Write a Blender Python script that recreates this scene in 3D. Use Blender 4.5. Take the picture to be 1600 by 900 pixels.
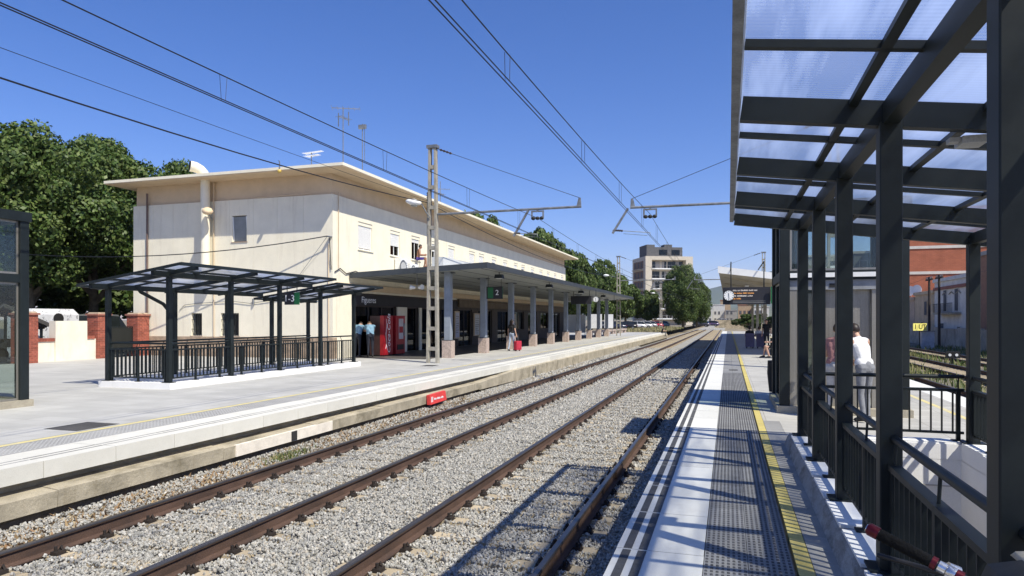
import bpy, bmesh, math, random
import numpy as np
from mathutils import Vector, Matrix
for o in list(bpy.data.objects): bpy.data.objects.remove(o)
S = bpy.context.scene
C = S.collection
R = math.radians
rng = random.Random(7)
# ------------------------------------------------------------------ camera
cd = bpy.data.cameras.new("camera"); cam = bpy.data.objects.new("camera", cd); C.objects.link(cam)
cam.location = (0, 0, 1.67); cam.rotation_euler = (R(90), 0, R(17.62))
cd.sensor_width = 36; cd.lens = 23.94; cd.shift_y = 0.031
cd.clip_start = 0.05; cd.clip_end = 40000
S.camera = cam
# ------------------------------------------------------------------ light
SUN = Vector((2.24, -1.32, 3.28)).normalized()
elev = math.asin(SUN.z); azim = math.atan2(SUN.x, SUN.y)
w = bpy.data.worlds.new("World"); S.world = w; w.use_nodes = True
nt = w.node_tree; nt.nodes.clear()
sky = nt.nodes.new("ShaderNodeTexSky"); sky.sky_type = 'NISHITA'; sky.sun_disc = False
sky.sun_elevation = elev; sky.sun_rotation = azim
sky.altitude = 0; sky.air_density = 1.0; sky.dust_density = 0.1; sky.ozone_density = 6.0
bg = nt.nodes.new("ShaderNodeBackground"); bg.inputs[1].default_value = 0.115
wo = nt.nodes.new("ShaderNodeOutputWorld")
hs = nt.nodes.new('ShaderNodeHueSaturation'); hs.inputs['Saturation'].default_value = 1.22
tn = nt.nodes.new('ShaderNodeMix'); tn.data_type = 'RGBA'; tn.blend_type = 'MULTIPLY'; tn.inputs[0].default_value = 1; tn.inputs[7].default_value = (1.0, 0.85, 0.98, 1)
nt.links.new(sky.outputs[0], tn.inputs[6]); nt.links.new(tn.outputs[2], hs.inputs['Color']); nt.links.new(hs.outputs[0], bg.inputs[0]); nt.links.new(bg.outputs[0], wo.inputs[0])
sl = bpy.data.lights.new("sun", 'SUN'); sl.energy = 4.9; sl.angle = R(0.5); sl.color = (1.0, 0.95, 0.825)
so = bpy.data.objects.new("sun", sl); C.objects.link(so)
so.rotation_euler = SUN.to_track_quat('Z', 'Y').to_euler()
S.view_settings.view_transform = 'Standard'; S.view_settings.look = 'None'
S.view_settings.exposure = 0.45; S.view_settings.gamma = 1.0
S.render.engine = 'CYCLES'
S.cycles.max_bounces = 8; S.cycles.transparent_max_bounces = 24
# ------------------------------------------------------------------ materials
MATS = {}
def lk(nt, a, b): nt.links.new(a, b)
def M(name, col, rough=0.6, metal=0.0, var=0.18, scale=2.0, bump=0.0, bscale=60.0, col2=None,
      stretch=(1, 1, 1), grain=0.08, gscale=90.0, spec=0.4, thr=(0.35, 0.65)):
    if name in MATS: return MATS[name]
    m = bpy.data.materials.new(name); m.use_nodes = True; nt = m.node_tree; N = nt.nodes
    b = N["Principled BSDF"]; b.inputs["Roughness"].default_value = rough; b.inputs["Metallic"].default_value = metal
    b.inputs["Specular IOR Level"].default_value = spec
    tc = N.new("ShaderNodeTexCoord"); mp = N.new("ShaderNodeMapping"); mp.inputs["Scale"].default_value = stretch
    lk(nt, tc.outputs["Object"], mp.inputs[0])
    n1 = N.new("ShaderNodeTexNoise"); n1.inputs["Scale"].default_value = scale; n1.inputs["Detail"].default_value = 6
    n1.inputs["Roughness"].default_value = 0.65
    lk(nt, mp.outputs[0], n1.inputs["Vector"])
    mr = N.new("ShaderNodeMapRange"); mr.inputs[1].default_value = thr[0]; mr.inputs[2].default_value = thr[1]
    lk(nt, n1.outputs[0], mr.inputs[0])
    mx = N.new("ShaderNodeMix"); mx.data_type = 'RGBA'
    c2 = col2 if col2 else tuple(min(1, c * (1 + var)) for c in col)
    c1 = col if col2 else tuple(c * (1 - var) for c in col)
    mx.inputs[6].default_value = (*c1, 1); mx.inputs[7].default_value = (*c2, 1)
    lk(nt, mr.outputs[0], mx.inputs[0])
    n2 = N.new("ShaderNodeTexNoise"); n2.inputs["Scale"].default_value = gscale; n2.inputs["Detail"].default_value = 3
    lk(nt, tc.outputs["Object"], n2.inputs["Vector"])
    mr2 = N.new("ShaderNodeMapRange"); mr2.inputs[1].default_value = 0.3; mr2.inputs[2].default_value = 0.7
    mr2.inputs[3].default_value = 1 - grain * 2; mr2.inputs[4].default_value = 1 + grain
    lk(nt, n2.outputs[0], mr2.inputs[0])
    vm = N.new("ShaderNodeVectorMath"); vm.operation = 'SCALE'
    lk(nt, mx.outputs[2], vm.inputs[0]); lk(nt, mr2.outputs[0], vm.inputs["Scale"])
    lk(nt, vm.outputs[0], b.inputs["Base Color"])
    if bump > 0:
        n3 = N.new("ShaderNodeTexNoise"); n3.inputs["Scale"].default_value = bscale; n3.inputs["Detail"].default_value = 4
        lk(nt, tc.outputs["Object"], n3.inputs["Vector"])
        bp = N.new("ShaderNodeBump"); bp.inputs["Strength"].default_value = bump; bp.inputs["Distance"].default_value = 0.02
        lk(nt, n3.outputs[0], bp.inputs["Height"]); lk(nt, bp.outputs[0], b.inputs["Normal"])
    m["vm"] = 1; MATS[name] = m
    return m
def jit(m, amt):
    nt = m.node_tree; N = nt.nodes; b = N["Principled BSDF"]; src = b.inputs["Base Color"].links[0].from_socket
    oi = N.new("ShaderNodeObjectInfo"); mr = N.new("ShaderNodeMapRange"); mr.inputs[3].default_value = 1 - amt; mr.inputs[4].default_value = 1 + amt * .6
    lk(nt, oi.outputs["Random"], mr.inputs[0]); vm = N.new("ShaderNodeVectorMath"); vm.operation = 'SCALE'
    lk(nt, src, vm.inputs[0]); lk(nt, mr.outputs[0], vm.inputs["Scale"]); lk(nt, vm.outputs[0], b.inputs["Base Color"]); return m
def overlay(m, col, scale, stretch, thr, amt=1.0):
    """a second patch colour (stains, dirt, wear) mixed over the base colour"""
    nt = m.node_tree; N = nt.nodes; b = N["Principled BSDF"]
    src = b.inputs["Base Color"].links[0].from_socket
    tc = N.new("ShaderNodeTexCoord"); mp = N.new("ShaderNodeMapping"); mp.inputs["Scale"].default_value = stretch
    lk(nt, tc.outputs["Object"], mp.inputs[0])
    n = N.new("ShaderNodeTexNoise"); n.inputs["Scale"].default_value = scale; n.inputs["Detail"].default_value = 8
    n.inputs["Roughness"].default_value = 0.7
    lk(nt, mp.outputs[0], n.inputs["Vector"])
    mr = N.new("ShaderNodeMapRange"); mr.inputs[1].default_value = thr[0]; mr.inputs[2].default_value = thr[1]
    mr.inputs[4].default_value = amt
    lk(nt, n.outputs[0], mr.inputs[0])
    mx = N.new("ShaderNodeMix"); mx.data_type = 'RGBA'; mx.inputs[7].default_value = (*col, 1)
    lk(nt, mr.outputs[0], mx.inputs[0]); lk(nt, src, mx.inputs[6]); lk(nt, mx.outputs[2], b.inputs["Base Color"])
    return m
def joints(m, bw, bh, col, mortar=0.006, offs=0.0, rot=(0, 0, 0)):
    nt = m.node_tree; N = nt.nodes; b = N["Principled BSDF"]
    src = b.inputs["Base Color"].links[0].from_socket
    tc = N.new("ShaderNodeTexCoord"); mp = N.new("ShaderNodeMapping"); mp.inputs["Rotation"].default_value = rot
    lk(nt, tc.outputs["Object"], mp.inputs[0])
    t = N.new("ShaderNodeTexBrick"); t.offset = offs; t.inputs["Scale"].default_value = 1.0
    t.inputs["Brick Width"].default_value = bw; t.inputs["Row Height"].default_value = bh
    t.inputs["Mortar Size"].default_value = mortar; t.inputs["Mortar Smooth"].default_value = 0.2
    t.inputs["Color1"].default_value = (0.86, 0.86, 0.86, 1); t.inputs["Color2"].default_value = (1, 1, 1, 1)
    t.inputs["Mortar"].default_value = (*col, 1)
    lk(nt, mp.outputs[0], t.inputs["Vector"])
    mx = N.new("ShaderNodeMix"); mx.data_type = 'RGBA'; mx.blend_type = 'MULTIPLY'; mx.inputs[0].default_value = 1
    lk(nt, src, mx.inputs[6]); lk(nt, t.outputs["Color"], mx.inputs[7]); lk(nt, mx.outputs[2], b.inputs["Base Color"])
    return m
def island(name, cols, rough=0.7, objrand=False, transl=0.0, spec=0.3):
    """colour that differs from piece to piece (leaf, stone)"""
    m = bpy.data.materials.new(name); m.use_nodes = True; nt = m.node_tree; N = nt.nodes
    b = N["Principled BSDF"]; b.inputs["Roughness"].default_value = rough; b.inputs["Specular IOR Level"].default_value = spec
    if objrand: g = N.new("ShaderNodeObjectInfo").outputs["Random"]
    else: g = N.new("ShaderNodeNewGeometry").outputs["Random Per Island"]
    cr = N.new("ShaderNodeValToRGB"); e = cr.color_ramp.elements
    while len(e) < len(cols): e.new(0.5)
    for i, c in enumerate(cols): e[i].position = i / (len(cols) - 1); e[i].color = (*c, 1)
    lk(nt, g, cr.inputs[0])
    tc = N.new("ShaderNodeTexCoord"); n2 = N.new("ShaderNodeTexNoise"); n2.inputs["Scale"].default_value = 0.9
    lk(nt, tc.outputs["Object"], n2.inputs["Vector"])
    mr2 = N.new("ShaderNodeMapRange"); mr2.inputs[1].default_value = 0.3; mr2.inputs[2].default_value = 0.7
    mr2.inputs[3].default_value = 0.75; mr2.inputs[4].default_value = 1.25
    lk(nt, n2.outputs[0], mr2.inputs[0])
    vm = N.new("ShaderNodeVectorMath"); vm.operation = 'SCALE'
    lk(nt, cr.outputs[0], vm.inputs[0]); lk(nt, mr2.outputs[0], vm.inputs["Scale"])
    lk(nt, vm.outputs[0], b.inputs["Base Color"])
    if transl > 0:
        t = N.new("ShaderNodeBsdfTranslucent"); ms = N.new("ShaderNodeMixShader"); ms.inputs[0].default_value = transl
        lk(nt, vm.outputs[0], t.inputs[0]); lk(nt, b.outputs[0], ms.inputs[1]); lk(nt, t.outputs[0], ms.inputs[2])
        lk(nt, ms.outputs[0], N["Material Output"].inputs[0])
    MATS[name] = m
    return m
def glassy(name, tint, trans=0.6, rough=0.02, diff=(0.5, 0.55, 0.6), streak=0.0):
    m = bpy.data.materials.new(name); m.use_nodes = True; nt = m.node_tree; N = nt.nodes; N.remove(N["Principled BSDF"])
    out = N["Material Output"]
    tr = N.new("ShaderNodeBsdfTransparent"); tr.inputs[0].default_value = (*tint, 1)
    gl = N.new("ShaderNodeBsdfGlossy"); gl.inputs["Roughness"].default_value = rough
    lw = N.new("ShaderNodeLayerWeight"); lw.inputs[0].default_value = 0.5
    pw = N.new("ShaderNodeMath"); pw.operation = 'POWER'; pw.inputs[1].default_value = 5.0; lk(nt, lw.outputs["Facing"], pw.inputs[0])
    fr = N.new("ShaderNodeMath"); fr.operation = 'MULTIPLY_ADD'; fr.inputs[1].default_value = 0.85; fr.inputs[2].default_value = 0.045; lk(nt, pw.outputs[0], fr.inputs[0])
    ms = N.new("ShaderNodeMixShader"); lk(nt, fr.outputs[0], ms.inputs[0]); lk(nt, gl.outputs[0], ms.inputs[2])
    if trans < 1:
        df = N.new("ShaderNodeBsdfDiffuse"); df.inputs[0].default_value = (*diff, 1)
        tl = N.new("ShaderNodeBsdfTranslucent"); tl.inputs[0].default_value = (*diff, 1)
        md = N.new("ShaderNodeMixShader"); md.inputs[0].default_value = 0.75
        lk(nt, df.outputs[0], md.inputs[1]); lk(nt, tl.outputs[0], md.inputs[2])
        mt = N.new("ShaderNodeMixShader"); lk(nt, tr.outputs[0], mt.inputs[1]); lk(nt, md.outputs[0], mt.inputs[2])
        if streak > 0:
            tc = N.new("ShaderNodeTexCoord"); mp = N.new("ShaderNodeMapping"); mp.inputs["Scale"].default_value = (2.0, 0.22, 1)
            lk(nt, tc.outputs["Object"], mp.inputs[0])
            n = N.new("ShaderNodeTexNoise"); n.inputs["Scale"].default_value = 2.2; n.inputs["Detail"].default_value = 5
            lk(nt, mp.outputs[0], n.inputs["Vector"])
            wv = N.new("ShaderNodeTexWave"); wv.bands_direction = 'Y'; wv.inputs["Scale"].default_value = 8.0
            lk(nt, tc.outputs["Object"], wv.inputs["Vector"])
            ad = N.new("ShaderNodeMath"); ad.operation = 'MULTIPLY_ADD'; ad.inputs[1].default_value = 0.018
            lk(nt, wv.outputs["Fac"], ad.inputs[0]); ad.inputs[1].default_value = 0.0; lk(nt, n.outputs[0], ad.inputs[2])
            mr = N.new("ShaderNodeMapRange"); mr.inputs[1].default_value = 0.42; mr.inputs[2].default_value = 0.64
            mr.inputs[3].default_value = 1 - trans - streak; mr.inputs[4].default_value = 1 - trans + streak
            lk(nt, ad.outputs[0], mr.inputs[0])
            rb_ = N.new("ShaderNodeMath"); rb_.operation = 'MULTIPLY_ADD'; rb_.inputs[1].default_value = 0.05
            lk(nt, wv.outputs["Fac"], rb_.inputs[0]); lk(nt, mr.outputs[0], rb_.inputs[2]); lk(nt, rb_.outputs[0], mt.inputs[0])
        else: mt.inputs[0].default_value = 1 - trans
        lk(nt, mt.outputs[0], ms.inputs[1])
    else: lk(nt, tr.outputs[0], ms.inputs[1])
    lk(nt, ms.outputs[0], out.inputs[0])
    MATS[name] = m
    return m

ANTH = M("anthracite_paint", (0.011, 0.0155, 0.016), 0.5, 0.0, 0.2, 3, grain=0.05, spec=0.3)
GALV = M("galvanised_steel", (0.22, 0.23, 0.24), 0.5, 0.4, 0.3, 5, grain=0.1)
STEELBLUE = M("blue_grey_paint", (0.25, 0.28, 0.315), 0.5, 0, 0.12, 2)
INOX = M("brushed_steel", (0.33, 0.31, 0.27), 0.4, 0.6, 0.12, 3, stretch=(8, 8, 0.3))
CREAM = overlay(M("cream_render", (0.80, 0.74, 0.585), 0.85, 0, 0.05, 1.2, bump=0.1, bscale=40, grain=0.03),
                (0.46, 0.38, 0.27), 1.1, (2.6, 2.6, 0.22), (0.55, 0.85), 0.6)
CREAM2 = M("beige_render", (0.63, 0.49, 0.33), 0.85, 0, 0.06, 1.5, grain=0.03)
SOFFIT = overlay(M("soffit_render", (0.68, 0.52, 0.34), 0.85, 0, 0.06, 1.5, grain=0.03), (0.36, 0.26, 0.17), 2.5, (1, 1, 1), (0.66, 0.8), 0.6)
STONE = M("plinth_stone", (0.36, 0.27, 0.19), 0.8, 0, 0.25, 4, bump=0.2)
PINK = overlay(M("pink_granite", (0.45, 0.355, 0.30), 0.6, 0, 0.25, 14, grain=0.16, gscale=60), (0.25, 0.18, 0.15), 3, (1, 1, 1), (0.58, 0.75), 0.6)
CONC = M("old_concrete", (0.37, 0.33, 0.25), 0.9, 0, 0.2, 2.5, bump=0.35, bscale=25, grain=0.12)
LEDGE = overlay(overlay(M("ledge_concrete", (0.41, 0.36, 0.265), 0.9, 0, 0.2, 2.0, bump=0.35, bscale=25, grain=0.12),
                (0.15, 0.13, 0.085), 1.5, (1.5, 0.7, 0.9), (0.50, 0.66), 0.75), (0.20, 0.155, 0.08), 4.5, (1, 1.6, 0.25), (0.56, 0.72), 0.5)
MASTC = M("mast_concrete", (0.33, 0.305, 0.25), 0.85, 0, 0.2, 5, bump=0.2, grain=0.1)
WHITEP = M("white_paint", (0.78, 0.78, 0.76), 0.6, 0, 0.06, 2, grain=0.03)
WHITEW = overlay(M("well_white", (0.80, 0.79, 0.77), 0.7, 0, 0.04, 1.5, grain=0.03), (0.5, 0.47, 0.42), 2.5, (2, 2, 0.4), (0.62, 0.85), 0.5)
SLABW = overlay(M("white_coping", (0.66, 0.655, 0.605), 0.75, 0, 0.06, 1.3, grain=0.05, gscale=140), (0.36, 0.34, 0.30), 2.6, (1, 1, 1), (0.54, 0.78), 0.6)
SLABL = jit(overlay(M('cream_coping', (0.67, 0.65, 0.575), 0.75, 0, 0.06, 1.3, grain=0.05, gscale=140), (0.38, 0.35, 0.29), 2.2, (1, 1, 2.5), (0.54, 0.80), 0.55), .09)
PALEFLOOR = joints(overlay(M("pale_terrazzo", (0.50, 0.49, 0.455), 0.6, 0, 0.08, 0.7, grain=0.08, gscale=120), (0.34, 0.33, 0.30), 1.0, (1, 0.25, 1), (0.50, 0.78), 0.6), 0.8, 0.4, (0.72, 0.7, 0.67))
FLOORR = joints(overlay(M("right_pavers", (0.47, 0.455, 0.41), 0.75, 0, 0.1, 0.9, grain=0.1, gscale=120), (0.30, 0.285, 0.25), 1.4, (1, 1, 1), (0.52, 0.8), 0.6), 0.6, 0.3, (0.6, 0.58, 0.55))
PAVER = overlay(M("grey_paver", (0.30, 0.295, 0.28), 0.8, 0, 0.1, 3, grain=0.12, gscale=120), (0.2, 0.19, 0.18), 3, (1, 1, 1), (0.55, 0.75), 0.5)
TACT = overlay(M("dark_tactile", (0.255, 0.255, 0.25), 0.8, 0, 0.15, 2, grain=0.12, gscale=150), (0.33, 0.325, 0.31), 1.3, (1, 1, 1), (0.5, 0.75), 0.7)
TACTL = M("pale_tactile", (0.42, 0.415, 0.40), 0.75, 0, 0.1, 2, grain=0.1)
STUD = M("dark_stud", (0.075, 0.075, 0.078), 0.8, 0, 0.2, 4, grain=0.1)
YEL = overlay(M("yellow_tile", (0.60, 0.49, 0.14), 0.65, 0, 0.1, 3, grain=0.1), (0.42, 0.37, 0.20), 3, (1, 1, 1), (0.45, 0.72), 0.75)
YELP = overlay(M("worn_yellow", (0.66, 0.56, 0.24), 0.65, 0, 0.1, 3, grain=0.1), (0.5, 0.48, 0.4), 2.5, (1, 1, 1), (0.45, 0.7), 0.8)
jit(SLABW, .10); jit(PAVER, .16); jit(TACT, .14); jit(YEL, .12)
GRIP = M("grip_strip_dark", (0.085, 0.085, 0.085), 0.85, 0, 0.25, 5, grain=0.2, gscale=200)
RUST = overlay(M("rail_rust", (0.088, 0.052, 0.037), 0.85, 0, 0.3, 3, stretch=(1, 0.3, 1), grain=0.2, bump=0.2), (0.036, 0.026, 0.022), 4, (1, 0.4, 1), (0.5, 0.7), 0.7)
HEAD = overlay(M("rail_head_steel", (0.105, 0.098, 0.095), 0.34, 0.65, 0.25, 2, stretch=(3, 0.2, 1), grain=0.1), (0.055, 0.034, 0.026), 3, (1, 0.5, 1), (0.55, 0.75), 0.7)
CLIP = M("rail_clip_iron", (0.030, 0.023, 0.019), 0.8, 0.2, 0.3, 20)
SLEEP = overlay(M("sleeper_concrete", (0.45, 0.37, 0.25), 0.9, 0, 0.15, 4, bump=0.3, grain=0.12), (0.3, 0.25, 0.17), 3, (1, 1, 1), (0.5, 0.8), 0.6)
BRICKR = M("red_brick", (0.31, 0.090, 0.058), 0.85, 0, 0.22, 9, bump=0.2, grain=0.12)
jit(SLEEP, .2); jit(BRICKR, .3)
BRICKC = M("pillar_cap_brick", (0.33, 0.14, 0.10), 0.85, 0, 0.2, 6, grain=0.1)
MORTAR = M("pale_mortar", (0.40, 0.31, 0.24), 0.9)
DARK = M("dark_interior", (0.030, 0.028, 0.026), 0.8)
DARKB = M("dark_band_paint", (0.022, 0.022, 0.028), 0.5)
BLACK = M("black_rubber", (0.014, 0.014, 0.014), 0.6)
WIRE = M("wire_dark", (0.02, 0.022, 0.028), 0.5, 0.3)
TRUNK = M("bark", (0.16, 0.13, 0.09), 0.9, 0, 0.35, 3, bump=0.4, bscale=12)
ASPH = M("asphalt", (0.06, 0.06, 0.058), 0.9, 0, 0.2, 1, grain=0.15)
EARTH = M("earth", (0.26, 0.215, 0.145), 0.95, 0, 0.25, 0.6, grain=0.15, gscale=8)
GRAVELM = M("gravel_bed", (0.36, 0.345, 0.305), 0.95, 0, 0.3, 18, bump=1.0, bscale=22, grain=0.35, gscale=26)
RED = M("red_gloss", (0.34, 0.010, 0.018), 0.35, 0, 0.1, 2)
REDP = M("red_paint", (0.62, 0.055, 0.05), 0.6, 0, 0.12, 6)
GREEN = M("green_sign", (0.012, 0.13, 0.045), 0.4, 0, 0.05)
WTXT = M("white_lettering", (0.85, 0.85, 0.85), 0.5, 0, 0.0, grain=0)
GLASS = glassy("window_glass", (0.75, 0.80, 0.80), 1.0)
GLASSD = glassy("dark_glass", (0.30, 0.33, 0.33), 1.0)
GLASSL = glassy("lift_glass", (0.84, 0.88, 0.86), 1.0)
POLY = glassy("polycarbonate", (0.97, 0.98, 1.0), 0.74, 0.3, (0.62, 0.74, 1.0), 0.17)
BLIND = M("roller_blind", (0.80, 0.79, 0.76), 0.6, 0, 0.03, 2, stretch=(1, 1, 10))
LEAF = island("plane_leaf", [(0.024, 0.048, 0.011), (0.048, 0.086, 0.018), (0.075, 0.122, 0.026), (0.110, 0.156, 0.038), (0.145, 0.180, 0.055)], 0.5, transl=0.2)
LEAFF = island("far_leaf", [(0.028, 0.056, 0.012), (0.060, 0.102, 0.022), (0.095, 0.140, 0.034), (0.135, 0.175, 0.05)], 0.55, transl=0.2)
ROCK = island("ballast_stone", [(0.21, 0.205, 0.19), (0.29, 0.285, 0.26), (0.35, 0.34, 0.31), (0.40, 0.39, 0.355), (0.37, 0.33, 0.27), (0.48, 0.47, 0.435)], 0.9, objrand=True)
DRYW = island("dry_weed", [(0.26, 0.15, 0.08), (0.36, 0.26, 0.14), (0.22, 0.14, 0.08), (0.45, 0.37, 0.23)], 0.9, transl=0.2)
GRASS = island("grass_blade", [(0.05, 0.09, 0.02), (0.10, 0.15, 0.04), (0.2, 0.2, 0.08), (0.3, 0.26, 0.12)], 0.8, transl=0.25)
# ------------------------------------------------------------------ mesh helpers
def wl(o):
    v = Vector((0, 0, 0))
    while o is not None:
        v += o.location; o = o.parent
    return v
class MB:
    def __init__(s): s.v = []; s.f = []; s.m = []; s.mi = 0; s.sm = []; s.smooth = False
    def add(s, vs, fs):
        n = len(s.v); s.v += [tuple(v) for v in vs]
        for f in fs: s.f.append(tuple(i + n for i in f)); s.m.append(s.mi); s.sm.append(s.smooth)
        return s
    def box(s, x0, x1, y0, y1, z0, z1):
        x0, x1 = min(x0, x1), max(x0, x1); y0, y1 = min(y0, y1), max(y0, y1); z0, z1 = min(z0, z1), max(z0, z1)
        return s.add([(x0, y0, z0), (x1, y0, z0), (x1, y1, z0), (x0, y1, z0), (x0, y0, z1), (x1, y0, z1), (x1, y1, z1), (x0, y1, z1)],
              [(0, 3, 2, 1), (4, 5, 6, 7), (0, 1, 5, 4), (1, 2, 6, 5), (2, 3, 7, 6), (3, 0, 4, 7)])
    def prism(s, poly, a0, a1, axis='z'):
        n = len(poly); vs = []
        for a in (a0, a1):
            for (p, q) in poly:
                vs.append({'z': (p, q, a), 'y': (p, a, q), 'x': (a, p, q)}[axis])
        fs = [tuple(range(n))[::-1], tuple(range(n, 2 * n))] + [(i, (i + 1) % n, n + (i + 1) % n, n + i) for i in range(n)]
        if axis == 'y': fs = [f[::-1] for f in fs]
        return s.add(vs, fs)
    def cpost(s, cx, cy, wx, wy, z0, z1, c=0.008):
        a, b = wx / 2, wy / 2
        return s.prism([(cx - a + c, cy - b), (cx + a - c, cy - b), (cx + a, cy - b + c), (cx + a, cy + b - c), (cx + a - c, cy + b), (cx - a + c, cy + b), (cx - a, cy + b - c), (cx - a, cy - b + c)], z0, z1)
    def beam(s, p0, p1, wd, ht, up=(0, 0, 1)):
        p0, p1 = Vector(p0), Vector(p1); d = (p1 - p0).normalized(); u = Vector(up)
        sd = d.cross(u).normalized(); u = sd.cross(d).normalized()
        vs = []
        for p in (p0, p1):
            for (a, b) in ((-1, -1), (1, -1), (1, 1), (-1, 1)): vs.append(p + sd * a * wd / 2 + u * b * ht / 2)
        return s.add(vs, [(0, 1, 2, 3), (7, 6, 5, 4), (0, 4, 5, 1), (1, 5, 6, 2), (2, 6, 7, 3), (3, 7, 4, 0)])
    def tube(s, pts, r, n=8, caps=True):
        pts = [Vector(p) for p in pts]; rs = r if isinstance(r, (list, tuple)) else [r] * len(pts)
        vs = []; prev = None
        for i, p in enumerate(pts):
            d = (pts[min(i + 1, len(pts) - 1)] - pts[max(i - 1, 0)]).normalized()
            if prev is None:
                a = Vector((0, 0, 1)) if abs(d.z) < 0.9 else Vector((1, 0, 0)); sd = d.cross(a).normalized()
            else: sd = (prev - d * prev.dot(d)).normalized()
            prev = sd; up = d.cross(sd)
            for k in range(n):
                t = 2 * math.pi * k / n; vs.append(p + (sd * math.cos(t) + up * math.sin(t)) * rs[i])
        fs = []
        for i in range(len(pts) - 1):
            for k in range(n): fs.append((i * n + k, i * n + (k + 1) % n, (i + 1) * n + (k + 1) % n, (i + 1) * n + k))
        old = s.smooth; s.smooth = n > 5; s.add(vs, fs); s.smooth = old
        if caps:
            m = len(pts) - 1
            s.add(vs[:n], [tuple(range(n))[::-1]]); s.add(vs[m * n:], [tuple(range(n))])
        return s
    def ball(s, c, r, sc=(1, 1, 1), n=10, m=6):
        vs = []; fs = []; c = Vector(c)
        for i in range(m + 1):
            ph = math.pi * i / m
            for k in range(n):
                t = 2 * math.pi * k / n
                vs.append((c.x + r * sc[0] * math.sin(ph) * math.cos(t), c.y + r * sc[1] * math.sin(ph) * math.sin(t), c.z + r * sc[2] * math.cos(ph)))
        for i in range(m):
            for k in range(n): fs.append((i * n + k, (i + 1) * n + k, (i + 1) * n + (k + 1) % n, i * n + (k + 1) % n))
        old = s.smooth; s.smooth = True; s.add(vs, fs); s.smooth = old
        return s
    def loft(s, secs, closed=True):
        n = len(secs[0]); vs = [p for sec in secs for p in sec]; fs = []
        for i in range(len(secs) - 1):
            for k in range(n if closed else n - 1): fs.append((i * n + k, (i + 1) * n + k, (i + 1) * n + (k + 1) % n, i * n + (k + 1) % n))
        if closed: fs += [tuple(range(n)), tuple(range((len(secs) - 1) * n, len(secs) * n))[::-1]]
        return s.add(vs, fs)
    def mesh(s, name, mats, off=(0, 0, 0)):
        me = bpy.data.meshes.new(name); o = Vector(off)
        me.from_pydata([Vector(v) - o for v in s.v], [], s.f)
        for m in (mats if isinstance(mats, (list, tuple)) else [mats]): me.materials.append(m)
        me.polygons.foreach_set("material_index", s.m); me.polygons.foreach_set("use_smooth", s.sm)
        me.validate(); me.update()
        return me
    def build(s, name, mats, parent=None, base=None, **kw):
        off = wl(parent) if parent else Vector(base or (0, 0, 0))
        ob = bpy.data.objects.new(name, s.mesh(name, mats, off)); C.objects.link(ob)
        if parent: ob.parent = parent
        else: ob.location = off
        for k, v in kw.items(): ob[k] = v
        return ob
def B(*a): return MB().box(*a)
def inst(name, me, parent, loc, rot=(0, 0, 0), scale=None):
    ob = bpy.data.objects.new(name, me); C.objects.link(ob)
    ob.location = Vector(loc) - (wl(parent) if parent else Vector((0, 0, 0))); ob.parent = parent; ob.rotation_euler = rot
    if scale: ob.scale = scale
    return ob
def thing(name, label, cat, loc=(0, 0, 0), group=None):
    o = bpy.data.objects.new(name, None); C.objects.link(o); o.location = loc; o.empty_display_size = 0.2
    o['label'] = label; o['category'] = cat
    if group: o['group'] = group
    return o
def tag(o, label, cat, group=None):
    o['label'] = label; o['category'] = cat
    if group: o['group'] = group
    return o
def struct(o): o['kind'] = 'structure'; return o
def stuff(o): o['kind'] = 'stuff'; return o
def copy_tree(o, parent=None):
    c = o.copy(); C.objects.link(c); c.parent = parent
    for ch in list(o.children): copy_tree(ch, c)
    return c
def text(name, body, size, mat, parent, loc, rot=(R(90), 0, 0), shear=0.0, align='CENTER', ext=0.004, sx=1.0):
    cu = bpy.data.curves.new(name, 'FONT'); cu.body = body; cu.size = size; cu.extrude = ext; cu.shear = shear
    cu.align_x = align; cu.align_y = 'CENTER'; cu.resolution_u = 3
    t = bpy.data.objects.new(name, cu); C.objects.link(t)
    dg = bpy.context.evaluated_depsgraph_get(); dg.update()
    me = bpy.data.meshes.new_from_object(t.evaluated_get(dg)); bpy.data.objects.remove(t)
    me.materials.clear(); me.materials.append(mat)
    ob = inst(name, me, parent, loc, rot)
    if sx != 1: ob.scale = (sx, 1, 1)
    return ob
# ================================================================== SETTING
def sheet(name, x0, x1, y0, y1, z, mat):
    return struct(MB().add([(x0, y0, z), (x1, y0, z), (x1, y1, z), (x0, y1, z)], [(0, 1, 2, 3)]).build(name, mat))
sheet("ground", -9500, 9500, -3000, 9500, -1.06, EARTH)
sheet("street", -140, -26.0, -30, 92, -0.03, ASPH)
sheet("parking_area", -140, -9.4, 92, 420, -0.034, M("parking_dirt", (0.22, 0.19, 0.14), 0.95, 0, 0.25, 0.5, grain=0.15, gscale=6))
sheet("track_bed", -7.9, -0.80, -12, 420, -0.845, GRAVELM)
sheet("track_bed", 4.84, 19.4, -12, 420, -0.90, overlay(M("weedy_bed", (0.20, 0.175, 0.13), 0.95, 0, 0.35, 1.2, bump=0.8, bscale=14, grain=0.3, gscale=18), (0.10, 0.105, 0.045), 0.8, (1, 0.35, 1), (0.5, 0.68), 0.8))

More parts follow.
